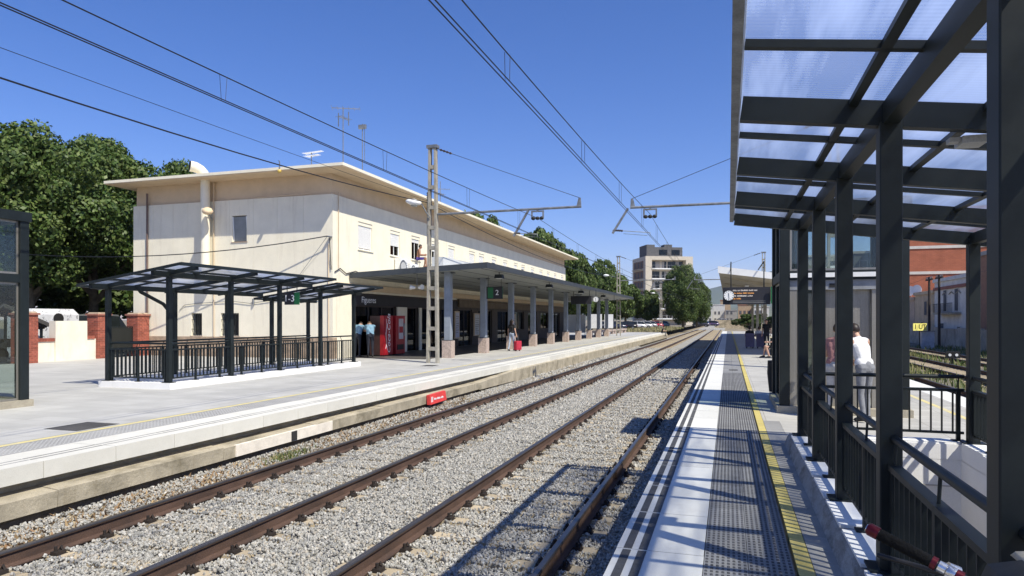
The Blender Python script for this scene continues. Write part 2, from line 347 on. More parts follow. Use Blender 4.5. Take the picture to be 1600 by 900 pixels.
# left platform, with a hole for its stairwell
p = MB()
for a in ((-12.72, -9.25, -12, 91, -1.05, 0), (-26, -14.9, -12, 91, -1.05, 0), (-14.9, -12.72, -12, 13.05, -1.05, 0), (-14.9, -12.72, 21.75, 91, -1.05, 0)): p.box(*a)
LPLAT = struct(p.build("platform", PALEFLOOR))
MB().box(-9.25, -7.92, -12, 91, -1.05, -0.055).build("platform_wall", CONC, LPLAT)
cs = MB(); cs.box(-8.49, -7.72, 0.004, 0.996, -0.20, 0.0); csm = cs.mesh("coping_slab", SLABL)
gs = MB(); gs.box(-8.075, -8.045, 0.01, 0.99, -0.01, 0.003); gs.box(-7.955, -7.925, 0.01, 0.99, -0.01, 0.003); gsm = gs.mesh("grip_strip", PAVER)
for y in range(-2, 91):
    s = inst("coping_slab", csm, LPLAT, (0, y, rng.uniform(-.002, .002)))
    if y < 60: inst("grip_strip", gsm, s, (0, y, 0))
def stud_tile(wx, wy, nx, ny, z0, th, bx, by, h, mat, name, round_=False):
    m = MB(); m.box(0, wx, 0, wy, z0 - th, z0); m.mi = 1 if isinstance(mat, list) else 0
    for i in range(nx):
        for j in range(ny):
            cx, cy = (i + .5) * wx / nx, (j + .5) * wy / ny
            a, b = bx / 2, by / 2; t = 0.6
            n = len(m.v)
            m.add([(cx - a, cy - b, z0), (cx + a, cy - b, z0), (cx + a, cy + b, z0), (cx - a, cy + b, z0),
                   (cx - a * t, cy - b * t, z0 + h), (cx + a * t, cy - b * t, z0 + h), (cx + a * t, cy + b * t, z0 + h), (cx - a * t, cy + b * t, z0 + h)],
                  [(4, 5, 6, 7), (0, 1, 5, 4), (1, 2, 6, 5), (2, 3, 7, 6), (3, 0, 4, 7)])
    return m.mesh(name, mat)
ltm = stud_tile(0.536, 0.396, 8, 6, 0.0, 0.05, 0.035, 0.035, 0.006, [TACTL, PAVER], "tactile_tile")
for k in range(150): inst("tactile_tile", ltm, LPLAT, (-9.05, 2 + k * 0.4, 0))
MB().box(-9.05, -8.5, 62, 91, -.05, 0.001).build("tactile_strip", TACTL, LPLAT)
yl = B(-9.215, -9.10, 0.004, 0.796, -0.05, 0.0015).mesh("yellow_tile", YELP)
for k in range(100): inst("yellow_tile", yl, LPLAT, (0, -1 + k * 0.8, 0))
MB().box(-9.25, -9.216, -12, 91, -.05, 0.0008).box(-9.099, -9.051, -12, 91, -.05, 0.0008).box(-8.513, -8.491, -12, 91, -.05, 0.0008).build("joint_strip", PAVER, LPLAT)
# low old ledge in front of the left platform
lg = MB()
def ledge_seg(ya, yb, za, zb, zba, zbb):
    xb, xf = -7.93, -7.56
    lg.add([(xb, ya, za + .035), (xf, ya, za), (xf - .01, ya, zba), (xb, ya, zba), (xb, yb, zb + .035), (xf, yb, zb), (xf - .01, yb, zbb), (xb, yb, zbb)],
           [(0, 1, 2, 3), (7, 6, 5, 4), (0, 4, 5, 1), (1, 5, 6, 2), (2, 6, 7, 3), (3, 7, 4, 0)])
yy = -8.0
while yy < 20:
    L_ = rng.uniform(2.2, 3.4); j = rng.uniform(-.012, .012)
    ledge_seg(yy + .004, min(yy + L_, 20.4) - .004, -.345 + j, -.345 + j, -.545, -.545); yy += L_
ledge_seg(20.404, 24.2, -.345, -.215, -.57, -.60)
ledge_seg(24.204, 91, -.215, -.215, -.64, -.64)
LEDGEO = struct(lg.build("platform_ledge", LEDGE))
MB().box(-7.925, -7.66, -9, 20.3, -0.9, -0.56).box(-7.925, -7.66, 20.3, 91, -0.9, -0.66).build("footing", M("footing_shade", (0.12, 0.10, 0.075), 0.95, 0, 0.3, 3, bump=0.4), LEDGEO)  # footing coloured dark to paint in the shadow gap below the ledge
MB().box(-7.585, -7.54, 10.55, 10.72, -.53, -.36).build("drain_opening", DARK, LEDGEO)
MB().box(-7.60, -7.545, 9.1, 11.9, -.537, -.350).build("patched_block", M("pale_patch", (0.78, 0.71, 0.60), 0.9, 0, 0.12, 4, bump=0.3), LEDGEO)

# right platform
p = MB()
for a in ((0.55, 1.0, -6, 104, -1.05, -0.03), (-0.70, 0.55, -6, 104, -1.05, -0.055), (2.76, 4.3, -6, 104, -1.05, -0.03), (1.0, 2.76, -6, 0.5, -1.05, -0.03), (1.0, 2.76, 9.62, 104, -1.05, -0.03)): p.box(*a)
RPLAT = struct(p.build("platform", CONC))
f = MB()
for a in ((0.80, 4.3, 9.9, 104, -0.03, 0.0), (3.0, 4.3, -6, 9.9, -0.03, 0.0), (0.55, 0.80, 12.0, 104, -0.03, 0.0)): f.box(*a)
f.build("concrete_floor", FLOORR, RPLAT)
MB().box(4.3, 4.85, -6, 104, -0.2, 0.0).build("coping", SLABW, RPLAT)
MB().box(3.78, 3.88, -6, 104, -0.02, 0.002).build("yellow_line", YELP, RPLAT)
csm = B(-0.78, -0.165, 0.003, 0.993, -0.20, 0.0).mesh("coping_slab", SLABW)
g1 = B(-0.732, -0.672, 0.006, 0.972, -0.01, 0.0025).mesh("grip_strip", GRIP)
g2 = B(-0.622, -0.562, 0.006, 0.972, -0.01, 0.0025).mesh("grip_strip", GRIP)
for y in range(0, 104):
    s = inst("coping_slab", csm, RPLAT, (rng.uniform(-.002, .002), y, rng.uniform(-.0015, .0015)))
    if y < 75: inst("grip_strip", g1, s, (0, y, 0)); inst("grip_strip", g2, s, (0, y, 0))
tm = stud_tile(0.287, 0.297, 8, 5, 0.0, 0.05, 0.019, 0.034, 0.005, [TACT, STUD], "tactile_tile")
tmf = B(0, 0.287, 0, 0.297, -.05, 0.001).mesh("tactile_tile", TACT)
for k in range(140):
    for x in (-0.16, 0.131): inst("tactile_tile", tm if k < 70 else tmf, RPLAT, (x, 1.5 + k * 0.3, rng.uniform(-.001, .001)))
MB().box(-.16, .42, 43.5, 104, -.05, 0.001).build("tactile_strip", TACT, RPLAT)
ytm = B(0.443, 0.545, 0.002, 0.298, -0.05, 0.001).mesh("yellow_tile", YEL)
for k in range(150): inst("yellow_tile", ytm, RPLAT, (0, 1.5 + k * 0.3, 0))
MB().box(.443, .545, 46.5, 104, -.05, 0.001).build("yellow_strip", YEL, RPLAT)
pvm = B(0.55, 0.797, 0.002, 0.298, -0.05, 0.0).mesh("paving_slab", PAVER)
for k in range(36): inst("paving_slab", pvm, RPLAT, (0, 1.2 + k * 0.3, rng.uniform(-.001, .001)))

# stairwells: kerb, white caps, walls and steps
def stairwell(label, xa, xb, ya, yb, ystair0, ystair1, kerb_sides, capdir):
    """xa..xb, ya..yb = clear opening of the well"""
    root = struct(MB().box(xa - .10, xa, ya - .1, yb + .1, -3.9, -0.04).build("stairwell", WHITEW))
    MB().box(xb, xb + .10, ya - .1, yb + .1, -3.9, -0.04).box(xa, xb, yb, yb + .1, -3.9, -0.04).box(xa, xb, ya - .1, yb, -4.0, -3.9).build("well_wall", WHITEW, root)
    MB().box(xa - .004, xa + .012, ya, yb, -.37, -.355).box(xb - .012, xb + .004, ya, yb, -.37, -.355).box(xa + .02, xb - .02, yb - .012, yb + .004, -.37, -.355).build("dado_line", M("dado_grey", (0.5, 0.48, 0.46), 0.7), root)
    n = 20; st = B(xa + .001, xb - .001, 0, (ystair1 - ystair0) / n * 1.02, -0.19, 0).mesh("step", M("step_stone", (0.4, 0.39, 0.37), 0.7))
    for i in range(n): inst("step", st, root, (0, ystair0 + i * (ystair1 - ystair0) / n, -0.18 * (i + 1)))
    # kerb
    kb = MB()
    if 'l' in kerb_sides:
        if capdir: kb.prism([(xa - .36, -.045), (xa, -.045), (xa, .15), (xa - .275, .15), (xa - .30, .12)], ya, yb + .28, 'y')
        else: kb.box(xa - .28, xa, ya, yb + .28, -.045, .15)
    kb.build('kerb', KERBM if capdir else WHITEW, root); kb = MB()
    if 'r' in kerb_sides: kb.box(xb, xb + .28, ya, yb + .28, -.045, .15)
    if 'f' in kerb_sides: kb.box(xa, xb, yb, yb + .28, -.045, .15)
    if 'n' in kerb_sides: kb.box(xa - .28, xb + .28, ya - .28, ya, -.045, .15)
    kb.build("kerb", WHITEW, root)
    return root
KERBM = overlay(M("stained_kerb", (0.33, 0.32, 0.30), 0.85, 0, 0.15, 3, grain=0.12), (0.10, 0.085, 0.07), 3.5, (1, 1, 2.2), (0.46, 0.64), 0.75)
SWR = stairwell("r", 1.06, 2.70, 0.6, 9.55, 0.6, 8.6, 'lrf', True)
PY = [2.71, 4.58, 6.26, 7.92, 9.56]
cuts = sorted([p_ for p_ in PY] + [(PY[i] + PY[i + 1]) / 2 for i in range(4)] + [1.9, 1.0])
for side in ((0.775, 1.065), (2.695, 2.985)):
    for a, b in zip(cuts[:-1], cuts[1:]): MB().box(side[0], side[1], a + .055, b - .055, .15, .172).build("kerb_cap", WHITEP, SWR)
MB().box(1.07, 2.69, 9.56, 9.84, .15, .172).build("kerb_cap", WHITEP, SWR)
SWL = stairwell("l", -14.64, -12.98, 13.3, 21.6, 13.6, 20.8, 'lrn', False)

# ------------------------------------------------------------------ railway tracks
slm = MB().prism([(-.12, -.2), (.12, -.2), (.10, 0), (-.10, 0)], -1.2, 1.2, 'x').mesh("sleeper", SLEEP)
def clip_mesh():
    m = MB(); m.box(-.18, .18, -.07, .07, -.02, .001); m.box(-.165, -.085, -.06, .06, 0, .035); m.box(.085, .165, -.06, .06, 0, .035)
    for s in (-1, 1): m.tube([(s * .125, -.03, .03), (s * .125, -.03, .085)], .018, 6); m.tube([(s * .1, .03, .03), (s * .13, .03, .075), (s * .16, .03, .03)], .012, 5)
    return m.mesh("rail_fastening", CLIP)
clm = clip_mesh()
def rail_mesh(L):
    m = MB(); m.prism([(-.07, 0), (.07, 0), (.07, .012), (.012, .03), (.010, .125), (.032, .138), (.034, .150), (-.034, .150), (-.032, .138), (-.010, .125), (-.012, .03), (-.07, .012)], 0, L, 'y')
    h = MB(); h.prism([(-.0345, .1505), (.0345, .1505), (.0345, .160), (.026, .170), (-.026, .170), (-.0345, .160)], 0, L, 'y')
    return m.mesh("rail", RUST), h.mesh("rail_head", HEAD)
def track(xc, ztop, y0, y1, label, gauge=1.74, clips_to=34, group=None):
    root = thing("railway_track", label, "railway track", (xc, y0, ztop - .17), group)
    rm, hm = rail_mesh(y1 - y0)
    for s in (-1, 1):
        r_ = inst("rail", rm, root, (xc + s * gauge / 2, y0, ztop - .17)); inst("rail_head", hm, r_, (xc + s * gauge / 2, y0, ztop - .17))
    n = int((y1 - y0) / .6)
    for i in range(min(n, 290)):
        y = y0 + .3 + i * .6
        s_ = inst("sleeper", slm, root, (xc, y, ztop - .172 + rng.uniform(-.006, .004)), (0, 0, rng.uniform(-.01, .01)))
        if y < clips_to:
            for s in (-1, 1):
                c = bpy.data.objects.new("rail_fastening", clm); C.objects.link(c); c.parent = s_; c.location = (s * gauge / 2, 0, .002)
    return root
T1 = track(-2.54, -.63, 1.5, 170, "rusty railway track beside the white edged platform on the right", clips_to=40)
T2 = track(-6.0, -.63, 1.5, 170, "rusty railway track running along the old concrete ledge of the station platform", clips_to=40)
fp = MB(); fp.box(-1.67 + .014, -1.67 + .05, 10.4, 11.0, -.765, -.665).box(-1.67 - .05, -1.67 - .014, 10.4, 11.0, -.765, -.665)
fp.build("fishplate", RUST, T1)
T3 = track(6.62, -.70, 4, 120, "railway track closest to the far side of the right platform", clips_to=0)
T4 = track(10.45, -.70, 4, 120, "middle railway track among weeds beyond the right platform", clips_to=0)
T5 = track(14.1, -.70, 4, 120, "weedy railway track closest to the boundary wall by the houses", clips_to=0)

# ballast stones: points carry a size, geometry nodes put a stone on each
def scatter(name, pts, sizes, mat, seed=0):
    me = bpy.data.meshes.new(name); me.vertices.add(len(pts)); me.vertices.foreach_set("co", np.asarray(pts, dtype=np.float32).ravel())
    a = me.attributes.new("size", 'FLOAT', 'POINT'); a.data.foreach_set("value", np.asarray(sizes, dtype=np.float32)); me.update()
    ob = bpy.data.objects.new(name, me); C.objects.link(ob)
    g = bpy.data.node_groups.new(name, 'GeometryNodeTree'); N = g.nodes
    g.interface.new_socket("Geometry", in_out='INPUT', socket_type='NodeSocketGeometry'); g.interface.new_socket("Geometry", in_out='OUTPUT', socket_type='NodeSocketGeometry')
    gi, go = N.new("NodeGroupInput"), N.new("NodeGroupOutput")
    gti = N.new("GeometryNodeGeometryToInstance")
    for k in range(5):
        ic = N.new("GeometryNodeMeshIcoSphere"); ic.inputs["Radius"].default_value = 0.5; ic.inputs["Subdivisions"].default_value = 1 if k < 3 else 2
        sp = N.new("GeometryNodeSetPosition"); nz = N.new("ShaderNodeTexNoise"); nz.noise_dimensions = '4D'
        nz.inputs["W"].default_value = k * 7.3 + seed; nz.inputs["Scale"].default_value = 1.3
        ps = N.new("GeometryNodeInputPosition"); g.links.new(ps.outputs[0], nz.inputs["Vector"])
        sb = N.new("ShaderNodeVectorMath"); sb.operation = 'SUBTRACT'; sb.inputs[1].default_value = (.5, .5, .5)
        sc = N.new("ShaderNodeVectorMath"); sc.operation = 'SCALE'; sc.inputs["Scale"].default_value = 1.25
        g.links.new(nz.outputs["Color"], sb.inputs[0]); g.links.new(sb.outputs[0], sc.inputs[0])
        g.links.new(ic.outputs[0], sp.inputs["Geometry"]); g.links.new(sc.outputs[0], sp.inputs["Offset"])
        tr = N.new("GeometryNodeTransform"); tr.inputs["Scale"].default_value = (1.0, rng.uniform(.65, .95), rng.uniform(.5, .8))
        sm = N.new("GeometryNodeSetMaterial"); sm.inputs["Material"].default_value = mat
        g.links.new(sp.outputs[0], tr.inputs[0]); g.links.new(tr.outputs[0], sm.inputs[0]); g.links.new(sm.outputs[0], gti.inputs[0])
    iop = N.new("GeometryNodeInstanceOnPoints"); iop.inputs["Pick Instance"].default_value = True
    ri = N.new("FunctionNodeRandomValue"); ri.data_type = 'INT'; ri.inputs[4].default_value = 0; ri.inputs[5].default_value = 4
    rv = N.new("FunctionNodeRandomValue"); rv.data_type = 'FLOAT_VECTOR'; rv.inputs[0].default_value = (-3.1, -3.1, -3.1); rv.inputs[1].default_value = (3.1, 3.1, 3.1); rv.inputs["Seed"].default_value = 3
    na = N.new("GeometryNodeInputNamedAttribute"); na.data_type = 'FLOAT'; na.inputs[0].default_value = "size"
    g.links.new(gi.outputs[0], iop.inputs["Points"]); g.links.new(gti.outputs[0], iop.inputs["Instance"])
    g.links.new(ri.outputs[2], iop.inputs["Instance Index"]); g.links.new(rv.outputs[0], iop.inputs["Rotation"]); g.links.new(na.outputs[0], iop.inputs["Scale"])
    g.links.new(iop.outputs[0], go.inputs[0])
    md = ob.modifiers.new("stones", 'NODES'); md.node_group = g
    me.materials.append(mat)
    return stuff(ob)
nr = np.random.RandomState(5)
def ballast(xa, xb, ya, yb, n, smin, smax, zoff=0.0, tracks=((-2.54), (-6.0))):
    x = nr.uniform(xa, xb, n); y = nr.uniform(ya, yb, n); s = nr.uniform(smin, smax, n)
    keep = np.ones(n, bool); ons = np.zeros(n, bool); z = np.full(n, -.823) + zoff + nr.uniform(-.006, .022, n)
    for xc in tracks:
        for q in (-.87, .87):
            dx = x - (xc + q); fr = (y - 1.5) / .6; dy = np.abs((fr - np.floor(fr)) - .5) * .6
            keep &= ~((dy < .10) & (np.abs(dx) < nr.uniform(.26, .56, n))); ons |= (dy < .15) & (np.abs(x - xc) < 1.3)
            keep &= ~(np.abs(dx) < .085)
    z = np.where(ons, z + .023, z) + np.clip((-7.02 - x) / .5, 0, 1) * .165
    return np.stack([x, y, z], 1)[keep], s[keep]
A = [ballast(-7.62, -.86, 3.5, 13, 95000, .021, .043), ballast(-7.62, -.86, 13, 26, 62000, .030, .055), ballast(-7.62, -.86, 26, 60, 36000, .055, .105)]
scatter("ballast_stones", np.concatenate([a[0] for a in A]), np.concatenate([a[1] for a in A]), ROCK)

sh = MB()
for i in range(60):
    ya, yb = -4 + i * .7, -4 + (i + 1) * .7
    def q(x, y): return (x, y, -.845 + min(1, max(0, (-7.02 - x) / .5)) * .165 + .02 * math.sin(y * 3.1 + x * 7) * (1 if x < -7.1 else 0))
    xs_ = [-7.70, -7.55, -7.4, -7.25, -7.1, -6.98]
    for a, b in zip(xs_[:-1], xs_[1:]): sh.add([q(a, ya), q(b, ya), q(b, yb), q(a, yb)], [(0, 1, 2, 3)])
struct(sh.build("dirt_shoulder", overlay(M("dusty_earth", (0.42, 0.35, 0.24), 0.95, 0, 0.2, 2, bump=.6, bscale=30, grain=.2), (0.22, 0.14, 0.08), 2.5, (1, .6, 1), (.48, .66), .7)))
# dry weeds between the ledge and the rail, a green tuft, weeds beyond the right platform
def blades(name, pts, hmin, hmax, wd, mat, spread=.6):
    v = []; f = []
    for (x, y, z) in pts:
        h = rng.uniform(hmin, hmax); a = rng.uniform(0, 6.28); t = rng.uniform(0, spread); ca, sa = math.cos(a), math.sin(a)
        wx, wy = -sa * wd, ca * wd; n = len(v)
        v += [(x - wx, y - wy, z), (x + wx, y + wy, z), (x + wx * .7 + ca * h * t * .5, y + wy * .7 + sa * h * t * .5, z + h * .6), (x - wx * .7 + ca * h * t * .5, y - wy * .7 + sa * h * t * .5, z + h * .6), (x + ca * h * t, y + sa * h * t, z + h)]
        f += [(n, n + 1, n + 2, n + 3), (n + 3, n + 2, n + 4)]
    m = MB(); m.add(v, f); return stuff(m.build(name, mat))
pts = []
for c in range(190):
    cy = rng.uniform(4.2, 19) ** 1.0; cx = rng.uniform(-7.5, -7.15); n = rng.randint(6, 34); sp_ = rng.uniform(.05, .22)
    for i in range(n): 
            x_ = rng.gauss(cx, sp_ * .6); pts.append((x_, rng.gauss(cy, sp_ * 1.5), -.84 + min(1, max(0, (-7.02 - x_) / .5)) * .165))
pts = [p_ for p_ in pts if -7.6 < p_[0] < -6.95]
blades("dry_weeds", pts, .02, .09, .016, DRYW, 1.8)
pts = [(rng.gauss(-7.33, .07), rng.gauss(10.1, .35), -.74) for i in range(420)]
blades("green_weeds", [p_ for p_ in pts if -7.6 < p_[0] < -7.0], .04, .14, .009, MATS["grass_blade"], 1.0)
pts = []
for c in range(260):
    cx = rng.choice([8.5, 8.6, 12.3, 12.2, 16.4, 17.5, 18.6]) + rng.gauss(0, .45); cy = rng.uniform(14, 75)
    for i in range(26): pts.append((rng.gauss(cx, .3), rng.gauss(cy, .7), -.9))
blades("track_weeds", pts, .08, .42, .025, GRASS, .9)
pts = []
for c in range(90):
    cx = rng.uniform(-17, -8.9); cy = rng.uniform(97, 150)
    for i in range(40): pts.append((rng.gauss(cx, .6), rng.gauss(cy, 1.4), -.04))
blades("verge_grass", [p_ for p_ in pts if p_[0] < -8.2], .15, .5, .05, island('straw_grass', [(.30,.26,.14),(.22,.21,.10),(.38,.33,.19),(.14,.16,.06)], .9, transl=.2), .8)

# ================================================================== STATION BUILDING
SB = thing("station_building", "long cream two storey station building with a flat overhanging roof", "building", (-16.1, 25.4, 0))
def wall_open(m, axis, pl, th, u0, u1, z0, z1, ops):
    us = sorted({u0, u1} | {max(u0, min(u1, o[i])) for o in ops for i in (0, 1)})
    for a, b in zip(us[:-1], us[1:]):
        if b - a < 1e-5: continue
        c = (a + b) / 2; blk = sorted([(max(z0, o[2]), min(z1, o[3])) for o in ops if o[0] <= c <= o[1]]); z = z0
        for (p_, q) in blk + [(z1, z1)]:
            if p_ - z > 1e-4:
                if axis == 'x': m.box(pl - th, pl, a, b, z, p_)
                else: m.box(a, b, pl, pl + th, z, p_)
            z = max(z, q)
    return m
WY = [(27.5, 28.8)] + [(y, y + 1.05) for y in (30.6, 33.0, 35.6, 38.0, 41.5, 43.3, 45.9, 48.5, 51.2, 53.2, 56.1, 58.8, 61.5, 64.1, 67.1)]
WZ = (4.90, 6.17)
ups = [(a, b, *WZ) for a, b in WY]
doors = [(27.3, 31.2, 0, 2.34), (32.4, 33.8, 0, 2.34), (34.2, 38.6, 0, 2.34), (39.6, 42, 0, 2.34), (43.2, 46, 0, 2.34), (47.2, 50, 0, 2.34), (51.4, 54, .9, 2.34), (55.2, 58, 0, 2.34), (59.2, 62, .9, 2.34), (63.5, 66.5, 0, 2.34)]
m = MB(); wall_open(m, 'x', -16.1, .35, 25.71, 69.0, 2.9, 7.05, ups); m.build("front_wall", CREAM, SB)
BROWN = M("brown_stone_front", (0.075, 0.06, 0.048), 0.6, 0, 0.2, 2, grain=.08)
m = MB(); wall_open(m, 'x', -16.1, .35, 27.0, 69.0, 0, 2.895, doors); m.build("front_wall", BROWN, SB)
B(-16.45, -16.1, 25.71, 26.995, 0, 2.895).build("front_wall", CREAM, SB)
B(-16.09, -16.04, 31.25, 32.35, 0, 2.32).build("cream_pier", CREAM, SB); B(-16.09, -16.04, 33.85, 34.15, 0, 2.32).build("cream_pier", CREAM, SB)
GW = [(-21.28, -20.5, 5.17, 6.34), (-23.55, -22.95, .94, 1.97), (-21.9, -20.92, .94, 1.97)]
xs = [-26.95, -25.75, -24.6, -23.75, -22.42, -21.42, -20.15, -18.9, -17.55, -16.1]
for a, b in zip(xs[:-1], xs[1:]):
    m = MB(); wall_open(m, 'y', 25.4, .3, a + .004, b - (.004 if b < -16.2 else 0), 0.9, 7.05, GW); m.build("wall_panel", CREAM, SB)
MB().box(-26.9, -16.46, 25.72, 25.8, 0, 7.04).build("backing_wall", DARK, SB)
MB().box(-26.97, -16.08, 25.37, 25.7, 0, .9).build("plinth", STONE, SB)
MB().box(-26.95, -26.6, 25.8, 69, 0, 7.05).box(-26.6, -16.46, 68.7, 69.0, 0, 7.05).build("rear_wall", CREAM, SB)
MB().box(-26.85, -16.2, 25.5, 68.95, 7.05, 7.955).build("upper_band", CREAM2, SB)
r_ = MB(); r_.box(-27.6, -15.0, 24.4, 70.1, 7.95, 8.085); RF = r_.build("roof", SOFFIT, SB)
MB().box(-27.62, -14.985, 24.38, 24.42, 7.985, 8.105).box(-15.02, -14.98, 24.42, 70.12, 7.985, 8.105).box(-27.62, -15.02, 24.42, 70.1, 8.085, 8.11).build("roof_edging", CREAM, RF)
MB().box(-19.6, -19.5, 26, 69, 0, 3.4).box(-19.5, -16.46, 26, 69, 2.9, 3.0).build("hall_interior", DARK, SB)
MB().box(-19.5, -16.46, 26, 69, -0.02, 0.012).build("hall_floor", M("hall_floor_tile", (0.12, 0.11, 0.10), 0.5), SB)
def window_x(x, y0, y1, z0, z1, drop, parent, box=True):
    f = MB(); t = .05
    f.box(x - .14, x - .08, y0, y0 + t, z0, z1).box(x - .14, x - .08, y1 - t, y1, z0, z1).box(x - .14, x - .08, y0 + t, y1 - t, z0, z0 + t).box(x - .14, x - .08, y0 + t, y1 - t, z1 - t, z1).box(x - .135, x - .085, (y0 + y1) / 2 - .02, (y0 + y1) / 2 + .02, z0 + t, z1 - t)
    w_ = f.build("window", WHITEP, parent)
    B(x - .115, x - .105, y0 + t, y1 - t, z0 + t, z1 - t).build("pane", GLASSD, w_)
    B(x - .33, x - .31, y0, y1, z0, z1).build("dark_room", DARK, w_)
    h = z1 - z0; sl_ = MB(); zz = z1 - .16; zb = z1 - h * drop
    while zz > zb: sl_.prism([(x - .075, zz - .045), (x - .062, zz - .04), (x - .062, zz - .006), (x - .075, zz)], y0 + .02, y1 - .02, 'y'); zz -= .047
    if drop > .2: sl_.build("roller_blind", BLIND, w_)
    if box: B(x - .08, x - .03, y0 + .005, y1 - .005, z1 - .16, z1 - .004).build("blind_box", CREAM, w_)
    B(x - .1, x + .05, y0 - .06, y1 + .06, z0 - .05, z0 - .004).build("sill", CREAM, w_)
    return w_
drops = [.92, .6, .25, .45, .95, .8, .85, .3, .35, .5, .25, .3, .9, .85, .8, .9]
for (a, b), dr in zip(WY, drops): window_x(-16.1, a, b, *WZ, dr, SB)
# gable windows
def window_y(x0, x1, y, z0, z1, parent, bars=False):
    t = .045; f = MB()
    f.box(x0, x0 + t, y + .14, y + .2, z0, z1).box(x1 - t, x1, y + .14, y + .2, z0, z1).box(x0 + t, x1 - t, y + .14, y + .2, z0, z0 + t).box(x0 + t, x1 - t, y + .14, y + .2, z1 - t, z1)
    w_ = f.build("window", GALV if bars else M("brown_frame", (0.2, 0.18, 0.16), 0.5), parent)
    B(x0 + t, x1 - t, y + .235, y + .245, z0, z1).build("pane", DARK, w_)
    if bars:
        for k in range(1, int((x1 - x0) / .11)): MB().tube([(x0 + k * .11, y + .03, z0), (x0 + k * .11, y + .03, z1)], .012, 6).build("bar", ANTH, w_)
        for zz in (z0 + .3, z1 - .3): B(x0, x1, y + .02, y + .04, zz - .012, zz + .012).build("bar", ANTH, w_)
    else:
        b = MB(); b.add([(x0 + t, y + .12, z0 + t), (x1 - t, y + .12, z0 + t), (x1 - t, y + .04, z1 - t), (x0 + t, y + .04, z1 - t), (x0 + t, y + .13, z0 + t), (x1 - t, y + .13, z0 + t), (x1 - t, y + .05, z1 - t), (x0 + t, y + .05, z1 - t)], [(0, 1, 2, 3), (7, 6, 5, 4), (0, 4, 5, 1), (1, 5, 6, 2), (2, 6, 7, 3), (3, 7, 4, 0)])
        b.build("tilted_pane", M("grey_pane", (0.22, 0.235, 0.24), 0.3, 0, 0.1), w_)
        for zz0, zz1, ya_, yb_ in ((z0, z1, .1, -.03),):
            for xx in (x0 + t / 2, x1 - t / 2): MB().beam((xx, y + .11, z0 + .04), (xx, y + .025, z1 - .04), .04, .04, (0, 1, 0)).build("sash_bar", WHITEP, w_)
    B(x0 - .05, x1 + .05, y - .03, y + .1, z0 - .04, z0 - .003).build("sill", MORTAR, w_)
window_y(*GW[0][:2], 25.4, *GW[0][2:], SB)
window_y(*GW[1][:2], 25.4, *GW[1][2:], SB, True); window_y(*GW[2][:2], 25.4, *GW[2][2:], SB, True)
# downpipes, big duct
MB().tube([(-26.05, 25.33, .2), (-26.05, 25.33, 7.6)], .045, 8).build("downpipe", M("brown_pipe", (0.16, 0.11, 0.09), 0.5), SB)
MB().tube([(-22.5, 25.10, 3.3), (-22.5, 25.10, 8.2)], .20, 18).build("vent_duct", CREAM, SB)
d_ = MB().tube([(-22.5, 25.1, 8.11), (-22.53, 25.05, 8.25), (-22.62, 24.95, 8.40), (-22.76, 24.80, 8.50), (-22.90, 24.62, 8.53)], [.215, .215, .22, .235, .24], 18, caps=False).build("duct_elbow", CREAM, SB)
MB().tube([(-22.905, 24.612, 8.531), (-22.895, 24.626, 8.531)], .225, 18).build("duct_mouth", DARK, d_)
MB().tube([(-22.25, 25.35, .9), (-22.25, 25.35, 7.9)], .02, 6).build("conduit", CREAM2, SB)
MB().tube([(-16.3, 25.37, .9), (-16.3, 25.37, 4.9)], .018, 6).tube([(-16.06, 25.8, 3.9), (-16.06, 25.8, 7.2)], .018, 6).tube([(-19.9, 25.36, 7.08), (-17.3, 25.36, 7.12)], .02, 6).build("conduit", CREAM2, SB)
for (a, b) in ((25.5, 26.3), ): MB().tube([(-16.06, 25.5, 3.72), (-16.05, 25.9, 3.9), (-16.05, 26.4, 3.7), (-16.05, 27.2, 3.86), (-16.05, 28, 3.7)], .022, 5).build("loose_cable", WIRE, SB)
pts = [(-24.2, 25.37, 2.1), (-23.9, 25.36, 2.35), (-23.2, 25.36, 2.42), (-21.2, 25.36, 2.5), (-20.3, 25.36, 2.4), (-18.5, 25.36, 2.6), (-16.6, 25.36, 2.55)]
MB().tube(pts, .013, 5).tube([(-20.1, 25.34, 2.35), (-20.1, 25.34, 2.6)], .05, 6).build("wall_cable", GALV, SB)
# ground-floor front
for (a, b, z0, z1) in doors:
    f = MB(); n = max(1, round((b - a) / 1.3))
    for i in range(n + 1):
        y = a + (b - a) * i / n; f.box(-16.28, -16.20, y - .035 + (.035 if i == 0 else 0) - (.035 if i == n else 0), y + .035 + (.035 if i == 0 else 0) - (.035 if i == n else 0), z0, z1)
    f.box(-16.275, -16.205, a + .07, b - .07, z1 - .07, z1 - .002)
    d_ = f.build("door_frame", M("dark_frame", (0.06, 0.05, 0.045), 0.5), SB)
    B(-16.245, -16.235, a + .07, b - .07, z0 + .02, z1 - .07).build("pane", GLASSD, d_)
nb = B(-16.07, -15.98, 26.9, 39.2, 2.33, 2.80).build("name_board", DARKB, SB)
text("lettering", "Figueres", .40, WTXT, nb, (-15.975, 28.25, 2.58), (R(90), 0, R(90)))
B(-16.06, -15.9, 39.3, 68.5, 2.45, 2.95).build("name_board", M("brown_band", (0.16, 0.12, 0.08), 0.7), SB)
B(-16.07, -16.0, 25.6, 68.8, 3.0, 3.28).build("cornice_strip", SOFFIT, SB)

